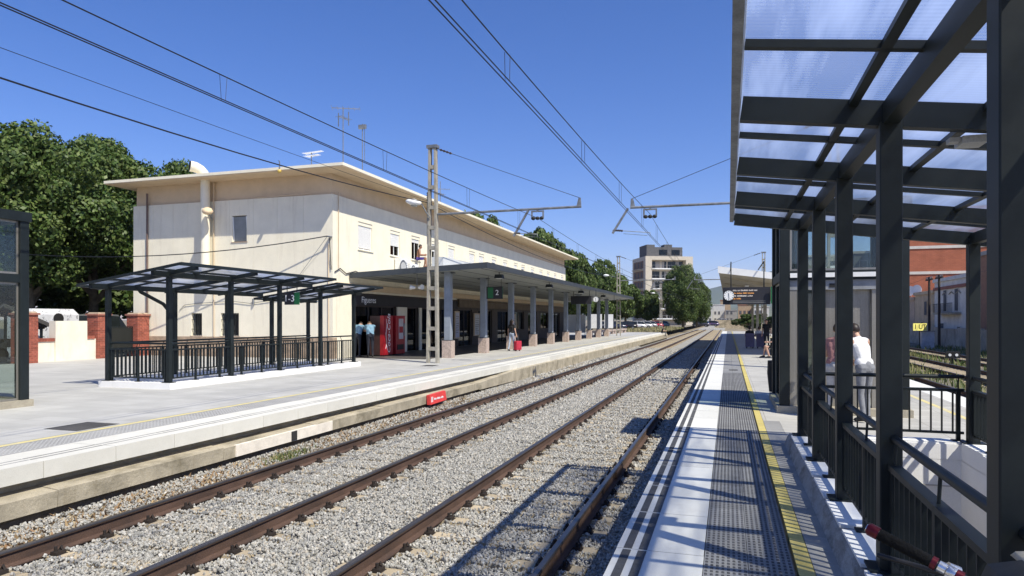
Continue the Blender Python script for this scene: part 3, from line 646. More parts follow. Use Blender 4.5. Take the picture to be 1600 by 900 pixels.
# ------------------------------------------------------------------ platform canopy
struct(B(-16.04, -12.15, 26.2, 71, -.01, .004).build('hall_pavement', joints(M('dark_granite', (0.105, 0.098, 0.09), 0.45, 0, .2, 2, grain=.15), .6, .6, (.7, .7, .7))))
CN = thing("platform_canopy", "long grey canopy on square blue grey columns along the station front", "canopy", (-11.7, 27.3, 0))
def cz(x, lo=True): return (3.86 if lo else 4.05) + (x + 9.56) / 6.5 * .31
MB().prism([(-16.04, cz(-16.04) + .004), (-9.62, cz(-9.62) + .004), (-9.62, cz(-9.62, False) - .004), (-16.04, cz(-16.04, False) - .004)], 26.72, 72.6, 'y').build("roof_slab", M("canopy_soffit", (0.25, 0.265, 0.255), 0.6, 0, 0.05, 2), CN)
FASC = M("canopy_fascia", (0.045, 0.052, 0.058), 0.5, 0, 0.15, 2)
MB().prism([(-16.04, cz(-16.04) - .03), (-9.55, cz(-9.55) - .03), (-9.55, cz(-9.55, False) + .02), (-16.04, cz(-16.04, False) + .02)], 26.67, 26.72, 'y').prism([(-9.62, cz(-9.62) - .03), (-9.55, cz(-9.55) - .03), (-9.55, cz(-9.55, False) + .02), (-9.62, cz(-9.62, False) + .02)], 26.72, 72.62, 'y').build("fascia", FASC, CN)
for k in range(6):
    x = -15.2 + k * 1.05
    MB().prism([(x - .012, cz(x) - .008), (x + .012, cz(x) - .008), (x + .012, cz(x) + .006), (x - .012, cz(x) + .006)], 26.73, 72.5, 'y').build("soffit_joint", FASC, CN)
for k in range(10):
    y = 27.62 + 4.53 * k
    h = cz(-11.7) + .002
    c = MB().cpost(-11.7, y, .29, .29, .78, h, .01).build("column", STEELBLUE, CN)
    MB().prism([(-11.7 + sx * .215, y + sy * .215) for sx, sy in ((-1, -1), (1, -1), (1, 1), (-1, 1))], 0, .755).build("base_block", PINK, c)
    MB().box(-11.9, -11.5, y - .2, y + .2, .755, .785).build("collar", FASC, c)
    B(-12.0, -11.4, y - .1, y + .1, h - .06, h - .02).build("bracket", FASC, c)
bx = MB().box(-12.75, -12.2, 28.2, 36, 3.95, 4.5).build("roof_box", M("white_sheet", (0.62, 0.63, 0.62), 0.5, 0, 0.06), CN)
MB().tube([(-9.6, 60, 3.85), (-9.6, 60, 3.3)], .02, 6).build("cable_drop", WIRE, CN)
# ================================================================== STAIR SHELTERS, RAILINGS, LIFTS
def shelter(label, xp, sg, ys, y0, y1, wd, zt, zroof, slope, base, ysplit=1e9, step=.13):
    """xp = x of the front row of posts, sg = +1: roof falls towards +x; u runs from the front row to the rear row"""
    root = thing("stair_shelter", label, "shelter", (xp, ys[0], 0))
    X = lambda u: xp + sg * u
    Z = lambda u, y=0: zroof - slope * (u + .87) - (step if y > ysplit else 0)          # underside of the panels
    up = Vector((sg * slope, 0, 1)).normalized()
    ue, ur = -.87, wd + .36; pw = .122 if sg > 0 else .108
    for y in ys:
        for u in (0, wd):
            pz = Z(u, y) - .13
            p = MB().cpost(X(u), y, pw, pw, base + .012, pz, .006).build("post", ANTH, root)
            MB().box(X(u) - .12, X(u) + .12, y - .10, y + .10, base, base + .014).build("base_plate", ANTH, p)
            bm_ = MB()
            for a in (-1, 1):
                for b in (-1, 1): bm_.tube([(X(u) + a * .095, y + b * .08, base + .01), (X(u) + a * .095, y + b * .08, base + .035)], .012, 6)
        h = .15 if sg > 0 else .105
        MB().beam((X(ue + .03), y, Z(ue + .03, y) - h / 2 - .002), (X(ur - .03), y, Z(ur - .03, y) - h / 2 - .002), .075, h, up).build("rafter", ANTH, root)
    full = (y0, y1)
    for (y0, y1) in ([(full[0], ysplit), (ysplit + .004, full[1])] if ysplit < full[1] else [full]):
      for u in (0, wd):
        zz = Z(u, y1) - .012
        MB().beam((X(u), y0 + .05, zz - .065), (X(u), y1 - .05, zz - .065), .085, .13).build("main_beam", ANTH, root)
      for u in (-.20, .5, 1.27):
        MB().beam((X(u), y0 + .02, Z(u, y1) - .022), (X(u), y1 - .02, Z(u, y1) - .022), .05, .04, up).build("purlin", ANTH, root)
      for u in (ue, ur):
        MB().beam((X(u), y0, Z(u, y1) - (.03 if sg > 0 else .01)), (X(u), y1, Z(u, y1) - (.03 if sg > 0 else .01)), .05, .13 if sg > 0 else .07, up).build("edge_channel", GALV if sg > 0 else ANTH, root)
    y0, y1 = full
    ends = sorted([y0] + [y for y in ys[1:-1] if abs(y - ysplit) > .5] + [y1] + ([ysplit] if ysplit < y1 else []))
    for a, b in zip(ends[:-1], ends[1:]):
        mid = (a + b) / 2
        MB().beam((X(ue + .03), mid, Z(ue + .03, mid) - .022), (X(ur - .03), mid, Z(ur - .03, mid) - .022), .05, .04, up).build("cross_bar", ANTH, root)
        for c, d in ((a, mid), (mid, b)):
            m = MB(); u0, u1 = ue + .03, ur - .03; z0, z1 = Z(u0, mid), Z(u1, mid)
            q = [(X(u0), c + .004, z0), (X(u1), c + .004, z1), (X(u1), d - .004, z1), (X(u0), d - .004, z0)]
            m.add(q + [(x, y, z + .016) for x, y, z in q], [(3, 2, 1, 0), (4, 5, 6, 7), (0, 1, 5, 4), (1, 2, 6, 5), (2, 3, 7, 6), (3, 0, 4, 7)])
            m.build("roof_panel", POLY, root)
    for y in ((y0, y1) if ysplit > y1 else (y0, ysplit - .02, ysplit + .03, y1)):
        MB().beam((X(ue), y, Z(ue, y) - (.02 if sg > 0 else .008)), (X(ur), y, Z(ur, y) - (.02 if sg > 0 else .008)), .04, .10 if sg > 0 else .062, up).build("end_bar", ANTH, root)
    return root
PYL = [13.16, 15.30, 17.40, 19.55, 21.65]
SHR = shelter("dark steel stair shelter with translucent panels on the right platform, nearest the camera", .92, 1, [.9, ] + PY, .35, 9.72, 1.91, 2.80, 3.09, .132, .172)
SHL = shelter("dark steel stair shelter in front of the station building's gable wall", -12.86, -1, PYL, 12.6, 22.2, 1.9, 2.72, 2.97, .145, .15, 19.1)
lf = MB().box(1.32, 1.45, 4.64, 4.80, 2.715, 2.758).build("light_fitting", M("grey_plastic", (0.35, 0.36, 0.37), 0.5), SHR)
MB().box(1.26, 1.318, 4.66, 4.74, 2.73, 2.757).build("fitting_box", MATS["grey_plastic"], lf)
MB().tube([(-14.76, 14.0, 2.55), (-14.76, 14.15, 2.4), (-14.76, 14.9, 2.1), (-14.76, 15.1, 1.9), (-14.76, 15.15, .2)], .05, 8).build("rain_pipe", ANTH, SHL)

def railing(label, runs, base, ztop, zhand, hoff, bw=.009, sp=.112, bd=None):
    root = thing("railing", label, "railing", (*runs[0][0], base))
    bd = bd or bw; baly = MB().box(-bd, bd, -bw, bw, base + .10, ztop - .02).mesh("baluster", ANTH, (0, 0, base)); balx = MB().box(-bw, bw, -bd, bd, base + .10, ztop - .02).mesh("baluster", ANTH, (0, 0, base))
    for (p, q, off) in runs:
        p, q = Vector((*p, 0)), Vector((*q, 0)); d = (q - p); L = d.length; d.normalize(); nrm = Vector((off[0], off[1], 0)) * hoff
        MB().beam(p + Vector((0, 0, base + .10)), q + Vector((0, 0, base + .10)), .035, .03).build("bottom_rail", ANTH, root)
        MB().beam(p + Vector((0, 0, ztop)), q + Vector((0, 0, ztop)), .065, .035).build("top_rail", ANTH, root)
        h0, h1 = p + nrm + Vector((0, 0, zhand)), q + nrm + Vector((0, 0, zhand))
        hr = MB().tube([h0, h1], .025, 10).build("handrail", ANTH, root)
        n = int(L / sp)
        for i in range(1, n):
            c = p + d * (L * i / n); inst("baluster", baly if abs(d.y) > .5 else balx, root, (c.x, c.y, base))
        k = max(1, round(L / .85))
        for i in range(k + 1):
            c = p + d * min(max(L * i / k, .06), L - .06)
            ps = MB().box(c.x - .022, c.x + .022, c.y - .022, c.y + .022, base + .012, ztop - .018).build("railing_post", ANTH, root)
            MB().box(c.x - .07, c.x + .07, c.y - .05, c.y + .05, base + .001, base + .013).build("foot_plate", ANTH, ps)
            MB().tube([c + Vector((0, 0, ztop + .01)), c + nrm * .9 + Vector((0, 0, zhand - .02))], .009, 6).build("handrail_bracket", ANTH, ps)
    return root
RLR = railing("dark railing round the stairwell in the right foreground",
        [((.93, 1.0), (.93, 9.70), (1, 0)), ((.99, 9.70), (2.77, 9.70), (0, -1)), ((2.83, 9.70), (2.83, 3.2), (-1, 0))], .172, .80, .965, .008, .006, .112, .021)
RLL = railing("dark railing round the stairwell in front of the station gable",
        [((-12.86, 13.16), (-12.86, 21.7), (-1, 0)), ((-12.92, 13.16), (-14.70, 13.16), (0, 1)), ((-14.76, 13.16), (-14.76, 21.7), (1, 0))], .15, .94, 1.09, .05, .012, .125)

# hanging sign of the left shelter
def sign(name, label, x0, x1, y, z0, z1, split, txt, tsize, txpos, rods=None, th=.05, cat="sign", grp=None, face=MATS["dark_band_paint"]):
    root = thing(name, label, cat, ((x0 + x1) / 2, y, z1), grp)
    B(x0, split, y, y + th, z0, z1).build("number_panel", face, root)
    if split < x1: B(split + .002, x1, y, y + th, z0, z1).build("green_panel", GREEN, root)
    text("lettering", txt, tsize, WTXT, root, (txpos, y - .004, (z0 + z1) / 2))
    if rods:
        for x in (x0 + .08, x1 - .08): MB().tube([(x, y + th / 2, z1), (x, y + th / 2, rods)], .012, 6).build("rod", ANTH, root)
    return root
sign("platform_sign", "small green and black sign reading 1-3 hanging under the left stair shelter", -13.27, -12.75, 18.2, 2.14, 2.52, -12.92, "1-3", .30, -13.09, 2.75)

# lifts --------------------------------------------------------------
def lift(label, x0, x1, y0, y1, ztop, door_y=None, side_cols=True):
    root = thing("lift_tower", label, "lift tower", ((x0 + x1) / 2, (y0 + y1) / 2, 0))
    MB().box(x0 - .05, x1 + .05, y0 - .05, y1 + .05, -.03, .13).build("plinth", CONC, root)
    w_ = .17
    for x in (x0 + w_ / 2, x1 - w_ / 2):
        for y in (y0 + w_ / 2, y1 - w_ / 2): MB().cpost(x, y, w_, w_, .13, ztop - .18, .006).build("corner_post", ANTH, root)
    MB().box(x0 - .03, x1 + .03, y0 - .03, y1 + .03, ztop - .18, ztop).build("roof_cap", ANTH, root)
    for z in (2.38,):
        MB().box(x0 + w_, x1 - w_, y0 + .01, y0 + .15, z, z + .16).build("cross_beam", ANTH, root)
        MB().box(x0 + w_, x1 - w_, y1 - .15, y1 - .01, z, z + .16).build("cross_beam", ANTH, root)
        MB().box(x0 + .01, x0 + .15, y0 + w_, y1 - w_, z, z + .16).build("cross_beam", ANTH, root)
        MB().box(x1 - .15, x1 - .01, y0 + w_, y1 - w_, z, z + .16).build("cross_beam", ANTH, root)
    for (za, zb) in ((.13, 2.38), (2.54, ztop - .18)):
        for x in (x0 + .06, x1 - .08):
            fr = MB(); ya, yb = y0 + w_ + .002, y1 - w_ - .002
            fr.box(x, x + .02, ya, ya + .035, za + .003, zb - .003).box(x, x + .02, yb - .035, yb, za + .003, zb - .003).box(x, x + .02, ya + .035, yb - .035, za + .003, za + .04).box(x, x + .02, ya + .035, yb - .035, zb - .04, zb - .003)
            f_ = fr.build("glazing_bead", INOX, root)
            B(x + .006, x + .014, ya + .035, yb - .035, za + .04, zb - .04).build("glass", GLASSL, f_)
        for y in (y0 + .06, y1 - .08):
            if za < 1 and door_y == 'near' and y < (y0 + y1) / 2: continue
            xa, xb = x0 + w_ + .002, x1 - w_ - .002
            fr = MB(); fr.box(xa, xa + .035, y, y + .02, za + .003, zb - .003).box(xb - .035, xb, y, y + .02, za + .003, zb - .003).box(xa + .035, xb - .035, y, y + .02, za + .003, za + .04).box(xa + .035, xb - .035, y, y + .02, zb - .04, zb - .003)
            f_ = fr.build("glazing_bead", INOX, root)
            B(xa + .035, xb - .035, y + .006, y + .014, za + .04, zb - .04).build("glass", GLASSL, f_)
    # shaft: car guides and cabin back
    MB().box(x0 + .30, x0 + .42, y0 + .5, y0 + .62, .13, ztop - .2).box(x0 + .30, x0 + .42, y1 - .62, y1 - .5, .13, ztop - .2).build("guide_rail", INOX, root)
    return root
LR = lift("glass lift tower with dark steel frame and steel doors on the right platform", .88, 2.945, 13.1, 15.4, 3.78, 'near')
y = 13.16
MB().box(1.052, 1.17, y, y + .06, .13, 2.20).build("steel_jamb", INOX, LR)
MB().box(1.172, 1.55, y + .10, y + .13, .13, 2.20).build("side_panel", GLASSL, LR)
MB().box(1.552, 1.62, y + .02, y + .12, .13, 2.20).build("steel_jamb", INOX, LR)
for a in (1.625, 2.002): MB().box(a, a + .373, y + .12, y + .15, .13, 2.20).build("door_leaf", INOX, LR)
MB().box(2.38, 2.46, y + .02, y + .12, .13, 2.20).build("steel_jamb", INOX, LR)
MB().box(2.462, 2.772, y + .05, y + .12, .13, 2.20).build("control_panel", M("panel_steel", (0.26, 0.255, 0.24), 0.45, 0.4, 0.1), LR)
MB().box(1.052, 2.772, y - .01, y + .12, 2.203, 2.376).build("door_header", M("header_grey", (0.27, 0.28, 0.29), 0.5, .2), LR)
MB().box(1.70, 1.86, y - .02, y - .011, 2.0 + .24, 2.0 + .31).build("floor_display", BLACK, LR)
MB().box(1.052, 2.772, y - .075, y - .02, 2.42, 2.50).build("white_strip", WHITEP, LR)
MB().box(1.06, 2.76, 14.9, 15.2, .13, 2.3).build("shaft_wall", M("lift_back", (0.16, 0.16, 0.145), 0.6), LR)
lsg = B(2.47, 2.53, y + .03, y + .048, 1.42, 1.95).build("sign_strip", GREEN, LR)
B(2.532, 2.72, y + .035, y + .048, 1.42, 1.95).build("sign_plate", MATS["panel_steel"], LR)
pc = MB(); pc.box(2.60, 2.61, y + .028, y + .034, 1.60, 1.80).box(2.61, 2.70, y + .028, y + .034, 1.60, 1.61).box(2.70, 2.71, y + .028, y + .034, 1.60, 1.75).box(2.61, 2.66, y + .028, y + .034, 1.79, 1.80).prism([(2.64, 1.83), (2.68, 1.83), (2.66, 1.87)], y + .028, y + .034, 'y').box(2.60, 2.68, y + .028, y + .034, 1.50, 1.515).box(2.60, 2.68, y + .028, y + .034, 1.53, 1.545)
pc.build("lift_pictogram", WTXT, LR)
B(2.60, 2.74, y + .036, y + .048, 2.07, 2.19).build("notice_plate", WHITEP, LR)
LL = lift("glass lift tower with dark frame at the left edge by the brick pillars", -15.1, -12.9, 7.3, 9.74, 3.74)
MB().box(-14.7, -13.3, 7.8, 9.2, .13, 2.35).build("lift_car", M("car_grey", (0.24, 0.28, 0.26), 0.5, 0.1, 0.35, 2, stretch=(6, 6, .3)), LL)

# ================================================================== OVERHEAD LINE
def mast(label, x, y, ztop, ang=0.0, base=0.0):
    root = thing("overhead_line_mast", label, "mast", (x, y, base))
    for s in (-1, 1):
        MB().loft([[(x + s * a - b, y - .10, z), (x + s * a + b, y - .10, z), (x + s * a + b, y + .10, z), (x + s * a - b, y + .10, z)] for a, b, z in ((.195, .045, base), (.115, .038, ztop))][::-1]).build("leg", MASTC, root)
    n = int((ztop - base) / .78)
    for i in range(n):
        z = base + .55 + i * .78; h = .195 + (.115 - .195) * (z - base) / (ztop - base) - .035
        if h > .02: MB().box(x - h - .01, x + h + .01, y - .085, y + .085, z - .07, z + .07).build("batten", MASTC, root)
    MB().box(x - .22, x + .22, y - .13, y + .13, ztop, ztop + .12).build("cap_clamp", GALV, root)
    return root
def insulator(p, q, parent, n=5):
    p, q = Vector(p), Vector(q); m = MB(); m.tube([p, q], .012, 6); d = q - p
    pts = []; rr = []
    for i in range(n * 2 + 1): pts.append(p + d * i / (n * 2)); rr.append(.018 if i % 2 == 0 else .05)
    m.tube(pts, rr, 8); return m.build("insulator", M("insulator_brown", (0.05, 0.035, 0.03), 0.3), parent)
def boom(root, x0, x1, y, z, xm, mastx, mastz, strut, steady, zc):
    """boom from mast (x0) to tip (x1); xm = messenger clamp; strut = (xa,za,xb,zb); steady = contact wire point"""
    MB().tube([(x0, y, z - .02), (x1, y, z)], .045, 8).build("boom", GALV, root)
    s = 1 if x1 > x0 else -1
    MB().prism([(x1 - s * .18, z), (x1, z), (x1 - s * .02, z + .32), (x1 - s * .10, z + .32)], y - .02, y + .02, 'y').build("end_plate", GALV, root)
    a, b = (mastx, y, mastz), (x1 - s * .06, y, z + .32)
    t = MB().tube([a, b], .010, 5).build("tie_wire", WIRE, root)
    v = Vector(b) - Vector(a); insulator(Vector(a) + v * .04, Vector(a) + v * .13, root, 4)
    # messenger clamp with two insulators
    m = MB(); m.box(xm - .24, xm + .24, y - .03, y + .03, z - .12, z - .07).box(xm - .03, xm + .03, y - .03, y + .03, z - .08, z).box(xm - .24, xm - .19, y - .03, y + .03, z - .33, z - .12).box(xm + .19, xm + .24, y - .03, y + .03, z - .33, z - .12).box(xm - .24, xm + .24, y - .03, y + .03, z - .37, z - .33)
    cl = m.build("messenger_clamp", GALV, root)
    for k in (-.16, 0, .16): MB().ball((xm + k, y, z - .35), .085, (1, 1, .8), 8, 5).build("clamp_roller", BLACK, cl)
    xa, za, xb, zb = strut
    MB().beam((xa, y, za), (xb, y, zb), .07, .07, (0, 1, 0)).build("registration_strut", GALV, root)
    p, q = Vector((xb, y, zb + .12)), Vector((steady, y, zc + .10)); d = q - p
    insulator(p + d * .02, p + d * .28, root, 5)
    MB().tube([p, q, (steady, y, zc)], .013, 6).tube([p + d * .3 + Vector((0, 0, -.10)), (steady - .1 * (1 if d.x > 0 else -1), y, zc)], .009, 6).build("steady_arm", GALV, root)
def catenary(label, xs_, spans, zc, zms, zsag, root_y, pre):
    """xs_(y) -> x ; spans = support positions"""
    root = thing("overhead_line", label, "overhead wire", (xs_(root_y), root_y, zc))
    mes = []
    for a, b in zip(spans[:-1], spans[1:]):
        n = 24
        for i in range(n + (1 if b == spans[-1] else 0)):
            t = i / n; y = a + (b - a) * t; z = zms - (zms - zsag) * 4 * t * (1 - t); mes.append((xs_(y), y, z))
    MB().tube(mes, .0085, 6).build("messenger_wire", WIRE, root)
    for s in (-1, 1): MB().tube([(xs_(y) + s * .028, y, zc) for y in (spans[0], root_y, spans[2], spans[-1])], .0075, 6).build("contact_wire", WIRE, root)
    for a, b in zip(spans[:-1], spans[1:]):
        n = 10
        for i in range(n):
            t = (i + .5) / n; y = a + (b - a) * t; z = zms - (zms - zsag) * 4 * t * (1 - t)
            if y < 1 or y > 100: continue
            for s in (-1, 1):
                MB().tube([(xs_(y) + s * .02, y + s * .05, z), (xs_(y) + s * .026, y + s * .01, zc)], .004, 4).build("dropper", WIRE, root)
    return root
X2 = lambda y: -6.7
X1 = lambda y: -2.64
catenary("overhead wires above the track on the left, crossing in front of the station building", X2, [-22.6, 24.2, 71, 118, 165], 4.72, 5.42, 5.03, 24.2, 0)
catenary("overhead wires above the track on the right, in the middle of the sky", X1, [-22.3, 24.5, 71, 118, 165], 4.66, 5.42, 4.97, 24.5, 0)
ML = mast("tall ladder-like concrete mast with a lamp, before the station canopy", -10.9, 24.2, 8.3)
boom(ML, -10.75, -5.06, 24.2, 5.76, -6.7, -10.85, 8.33, (-7.05, 5.72, -7.62, 4.78), -6.7, 4.72)
insulator((-11.12, 24.2, 6.62), (-11.12, 24.2, 6.28), ML, 4); MB().tube([(-10.95, 24.2, 6.66), (-11.12, 24.2, 6.66)], .02, 6).tube([(-11.14, 24.2, 6.3), (-11.14, 24.2, 4.6)], .014, 5).build("wire_bracket", GALV, ML)
MR = mast("concrete mast behind the right stair shelter", 3.3, 24.5, 8.3)
boom(MR, 3.15, -3.34, 24.5, 5.68, -2.64, 3.25, 8.33, (-3.42, 5.66, -3.98, 4.78), -2.64, 4.66)
M2 = mast("far concrete mast with a pale lamp at the end of the station canopy", -10.9, 71, 8.2)
boom(M2, -10.75, -5.1, 71, 5.76, -6.7, -10.85, 8.3, (-7.05, 5.72, -7.62, 4.78), -6.7, 4.72)
M3 = mast("far mast rising behind the right platform canopy", 3.3, 71, 8.2)
boom(M3, 3.15, -3.3, 71, 5.7, -2.64, 3.25, 8.3, (-3.42, 5.66, -3.98, 4.78), -2.64, 4.66)
M4 = mast("distant mast with a lamp in front of the big tree by the apartment block", -10.9, 118, 8.0)
def lamp_head(parent, p, d, r=.2, mat=None):
    p = Vector(p); d = Vector(d).normalized(); m = MB(); sd = d.cross(Vector((0, 0, 1))).normalized()
    secs = []
    for t, a, b in ((0, .05, .05), (.1, .10, .09), (.25, .17, .13), (.42, .18, .12), (.55, .10, .07), (.6, .03, .03)):
        c = p + d * t; secs.append([c + sd * a * math.cos(k * math.pi / 4) * r / .2 + Vector((0, 0, 1)) * b * math.sin(k * math.pi / 4) * r / .2 for k in range(8)])
    m.smooth = True; m.loft(secs[::-1]); return m.build("lamp_head", mat or WHITEP, parent)
def wall_lamp(label, p, arm0, d, cat="lamp", grp=None, r=.2, mat=None):
    root = thing("street_lamp", label, cat, arm0, grp)
    MB().tube([arm0, (Vector(arm0) + Vector(p)) / 2 + Vector((0, 0, -.05)), p], .025, 6).build("lamp_arm", GALV, root)
    h = lamp_head(root, p, d, r, mat)
    B(p[0] + d[0] * .3 - .10, p[0] + d[0] * .3 + .10, p[1] + d[1] * .3 - .08, p[1] + d[1] * .3 + .08, p[2] + d[2] * .3 - .16, p[2] + d[2] * .3 - .08).build("lamp_glass", GLASS, h)
    return root
wall_lamp("cream lamp head on an arm of the tall concrete mast", (-11.25, 23.9, 6.15), (-10.95, 24.08, 5.6), (-.85, -.3, .12))
wall_lamp("cream lamp head on the gable wall beside the big duct", (-22.15, 24.85, 6.55), (-22.3, 25.38, 6.2), (.55, -.62, -.2), r=.27, mat=SOFFIT)
wall_lamp("white lamp head reaching left from the far mast over the canopy", (-11.9, 71, 6.3), (-11.0, 71, 6.1), (-1, 0, .05))
wall_lamp("white lamp head on the distant mast by the big tree", (-11.9, 118, 6.2), (-11.0, 118, 6.0), (-1, 0, .05))
# single wires
def wire(label, pts, r=.009):
    return tag(MB().tube(pts, r, 6).build("wire", WIRE, base=pts[0]), label, "wire")
def sag(a, b, s, n=16):
    a, b = Vector(a), Vector(b); return [a + (b - a) * i / n - Vector((0, 0, s * 4 * (i / n) * (1 - i / n))) for i in range(n + 1)]
wire("thin single feeder wire above the gable, tied to the tall mast's insulator", sag((-11.12, -22, 6.3), (-11.12, 24.2, 6.28), .28) + sag((-11.12, 24.2, 6.28), (-11.12, 71, 6.3), .5)[1:], .006)
wire("thick black cable drooping across the gable to the tall mast", sag((-11.14, -10, 6.2), (-11.14, 24.2, 6.22), .66) + sag((-11.14, 24.2, 6.22), (-11.0, 71, 6.2), .72)[1:], .016)
wire("black cable stretched low across the gable to a bracket on its corner", sag((-34, 22.5, 5.0), (-16.2, 25.15, 5.22), .62) , .022)
cb = thing("cable_bracket", "small bracket with a stay on the corner of the gable wall", "bracket", (-16.2, 25.36, 5.2))
MB().box(-16.26, -16.12, 25.14, 25.39, 5.19, 5.23).build("bracket_arm", GALV, cb); MB().tube([(-16.25, 25.2, 5.2), (-18.0, 25.37, 3.3)], .009, 5).build("stay", GALV, cb); MB().tube([(-16.2, 25.3, 5.15), (-16.15, 25.36, 3.8)], .018, 6).build("loose_end", WIRE, cb)

# ================================================================== ROOF AND WALL FITTINGS
def aerial(label, x, y, h, kind):
    root = thing("roof_aerial", label, "aerial", (x, y, 8.1)); m = MB().tube([(x, y, 8.1), (x, y, 8.1 + h)], .022, 6).build("pole", GALV, root)
    z = 8.1 + h
    def yagi(zz, dx, dy, L, n, el):
        d = Vector((dx, dy, 0)).normalized(); sd = Vector((-d.y, d.x, 0)); mm = MB()
        a = Vector((x, y, zz)) - d * L * .4; b = a + d * L; mm.beam(a, b, .03, .03)
        for i in range(n):
            c = a + d * L * i / (n - 1); e = el * (1 - .4 * i / n); mm.beam(c - sd * e / 2, c + sd * e / 2, .014, .014)
        mm.build("antenna", WHITEP if kind == 2 else GALV, root)
    if kind == 0:
        yagi(z - .05, 1, .5, 1.3, 6, .8); yagi(z - .5, .2, 1, .7, 6, .5)
        for k in (-.25, .3): MB().beam((x + k, y, z - .25), (x + k, y, z - .9), .04, .02, (0, 1, 0)).build("dipole", GALV, root)
    elif kind == 1: MB().beam((x + .12, y, z - 1.9), (x + .12, y, z - .2), .02, .02, (0, 1, 0)).build("whip", GALV, root); MB().box(x - .2, x + .2, y - .06, y + .06, z - .25, z - .05).build("head_box", GALV, root)
    elif kind == 2: yagi(z, 1, -.2, 1.1, 12, .35); yagi(z - .15, 1, -.25, .8, 8, .4)
    else: yagi(z - .5, .9, .4, 1.0, 4, .5); yagi(z - .8, .3, .9, .6, 4, .4)
aerial("tall aerial with crossed antennas above the roof's near corner", -17.5, 28.5, 3.7, 0)
aerial("plain twin-pole aerial just right of the tall crossed one", -17.5, 30.3, 3.4, 1)
aerial("low pale fishbone aerial on the near end of the roof", -18.5, 27.4, 1.35, 2)
aerial("small cross-shaped aerial behind the tall concrete mast", -17.5, 40, 2.4, 3)
t = thing("bell_lamp", "small yellow bulb hanging from the roof edge over the gable", "lamp", (-18.0, 24.36, 8.1))
MB().tube([(-18, 24.36, 8.0), (-18, 24.36, 8.3), (-18, 24.3, 8.36)], .02, 6).build("hook", GALV, t); MB().ball((-18, 24.34, 7.92), .09).build("bulb", M("amber_glass", (0.6, 0.42, 0.1), 0.3), t)
def ac_unit(label, y, z, w_, h):
    root = thing("air_conditioner", label, "air conditioner", (-16.0, y, z))
    B(-16.05, -15.72, y, y + w_, z, z + h).build("casing", WHITEP, root)
    for k in range(6): B(-15.72, -15.712, y + w_ * .68, y + w_ * .95, z + h * (.15 + .12 * k), z + h * (.15 + .12 * k) + .03).build("grille_slat", GALV, root)
    m = MB(); n = 18; c = (y + w_ * .36, z + h * .5); rr = h * .40
    m.prism([(c[0] + rr * math.cos(2 * math.pi * i / n), c[1] + rr * math.sin(2 * math.pi * i / n)) for i in range(n)], -15.72, -15.708, 'x'); fr_ = m.build("fan_guard", GALV, root)
    m = MB(); m.prism([(c[0] + rr * .72 * math.cos(2 * math.pi * i / n), c[1] + rr * .72 * math.sin(2 * math.pi * i / n)) for i in range(n)], -15.708, -15.70, 'x'); m.build("fan_disc", M("fan_grey", (0.5, 0.5, 0.48), .5), fr_)
ac_unit("louvred air conditioner under the half-open second window on the canopy", 31.0, 3.85, .75, .95)
ac_unit("white air conditioner with round fan beside the sitting person's window", 32.1, 3.9, .95, .70)
spk = thing("loudspeaker", "white twin loudspeaker hanging under the canopy near its end", "loudspeaker", (-13.2, 27.6, 3.4))
MB().tube([(-13.2, 27.6, 3.72), (-13.2, 27.6, 3.1)], .02, 6).build("hanger", GALV, spk)
for s in (-1, 1): MB().tube([(-13.2 + s * .08, 27.6, 3.1), (-13.2 + s * .30, 27.5, 3.12)], [.05, .12], 10).build("horn", WHITEP, spk)
for i, (x, y, wh) in enumerate(((-9.95, 29.4, "nearest the canopy's front corner"), (-9.95, 38.5, "second from the canopy's front corner"), (-9.95, 47.5, "third from the canopy's front corner"), (-9.95, 56.5, "farthest from the canopy's front corner"))):
    t = thing("floodlight", "small black floodlight under the canopy edge, " + wh, "floodlight", (x, y, cz(x)), "floodlights under the canopy edge")
    MB().tube([(x, y, cz(x)), (x, y, cz(x) - .12)], .02, 6).build("stem", ANTH, t)
    MB().prism([(x - .2, cz(x) - .28), (x + .2, cz(x) - .28), (x + .16, cz(x) - .11), (x - .16, cz(x) - .11)], y - .14, y + .14, 'y').build("lamp_body", ANTH, t)
    B(x - .14, x + .14, y - .1, y + .1, cz(x) - .30, cz(x) - .283).build("lamp_glass", WHITEP, t)
sign("platform_sign", "green and black sign with a white 2 hanging under the station canopy", -11.25, -10.42, 31.3, 2.68, 3.28, -10.42 - .01, "2", .36, -10.70, 3.95)
B(-11.18, -10.9, 31.292, 31.299, 2.72, 3.24).build("green_panel", GREEN, bpy.data.objects["platform_sign.001"])
def clock(label, x, y, z, r, parent=None, hang=None):
    root = thing("station_clock", label, "clock", (x, y, z))
    MB().tube([(x, y - .07, z), (x, y + .07, z)], r, 24).build("case", ANTH, root)
    MB().tube([(x, y - .075, z), (x, y - .071, z)], r * .92, 24).build("dial", WHITEP, root)
    m = MB()
    for k in range(12):
        a = k * math.pi / 6; p0 = Vector((x + math.sin(a) * r * .70, y - .078, z + math.cos(a) * r * .70)); p1 = Vector((x + math.sin(a) * r * .86, y - .078, z + math.cos(a) * r * .86)); m.beam(p0, p1, r * .09, .004, (0, 1, 0))
    m.build("hour_marks", BLACK, root)
    MB().beam((x, y - .082, z), (x - r * .05, y - .082, z + r * .45), r * .1, .004, (0, 1, 0)).build("hour_hand", BLACK, root)
    MB().beam((x, y - .086, z), (x + r * .07, y - .086, z - r * .68), r * .07, .004, (0, 1, 0)).build("minute_hand", BLACK, root)
    if hang: MB().tube([(x, y, z + r), (x, y, hang)], .02, 6).build("hanger", ANTH, root)
    return root
clock("round white clock hanging under the far half of the station canopy", -9.35, 50.0, 3.18, .22, hang=3.9)
dbd = thing("departure_board", "long dark departure board under the far half of the station canopy", "board", (-10.5, 50.2, 3.3))
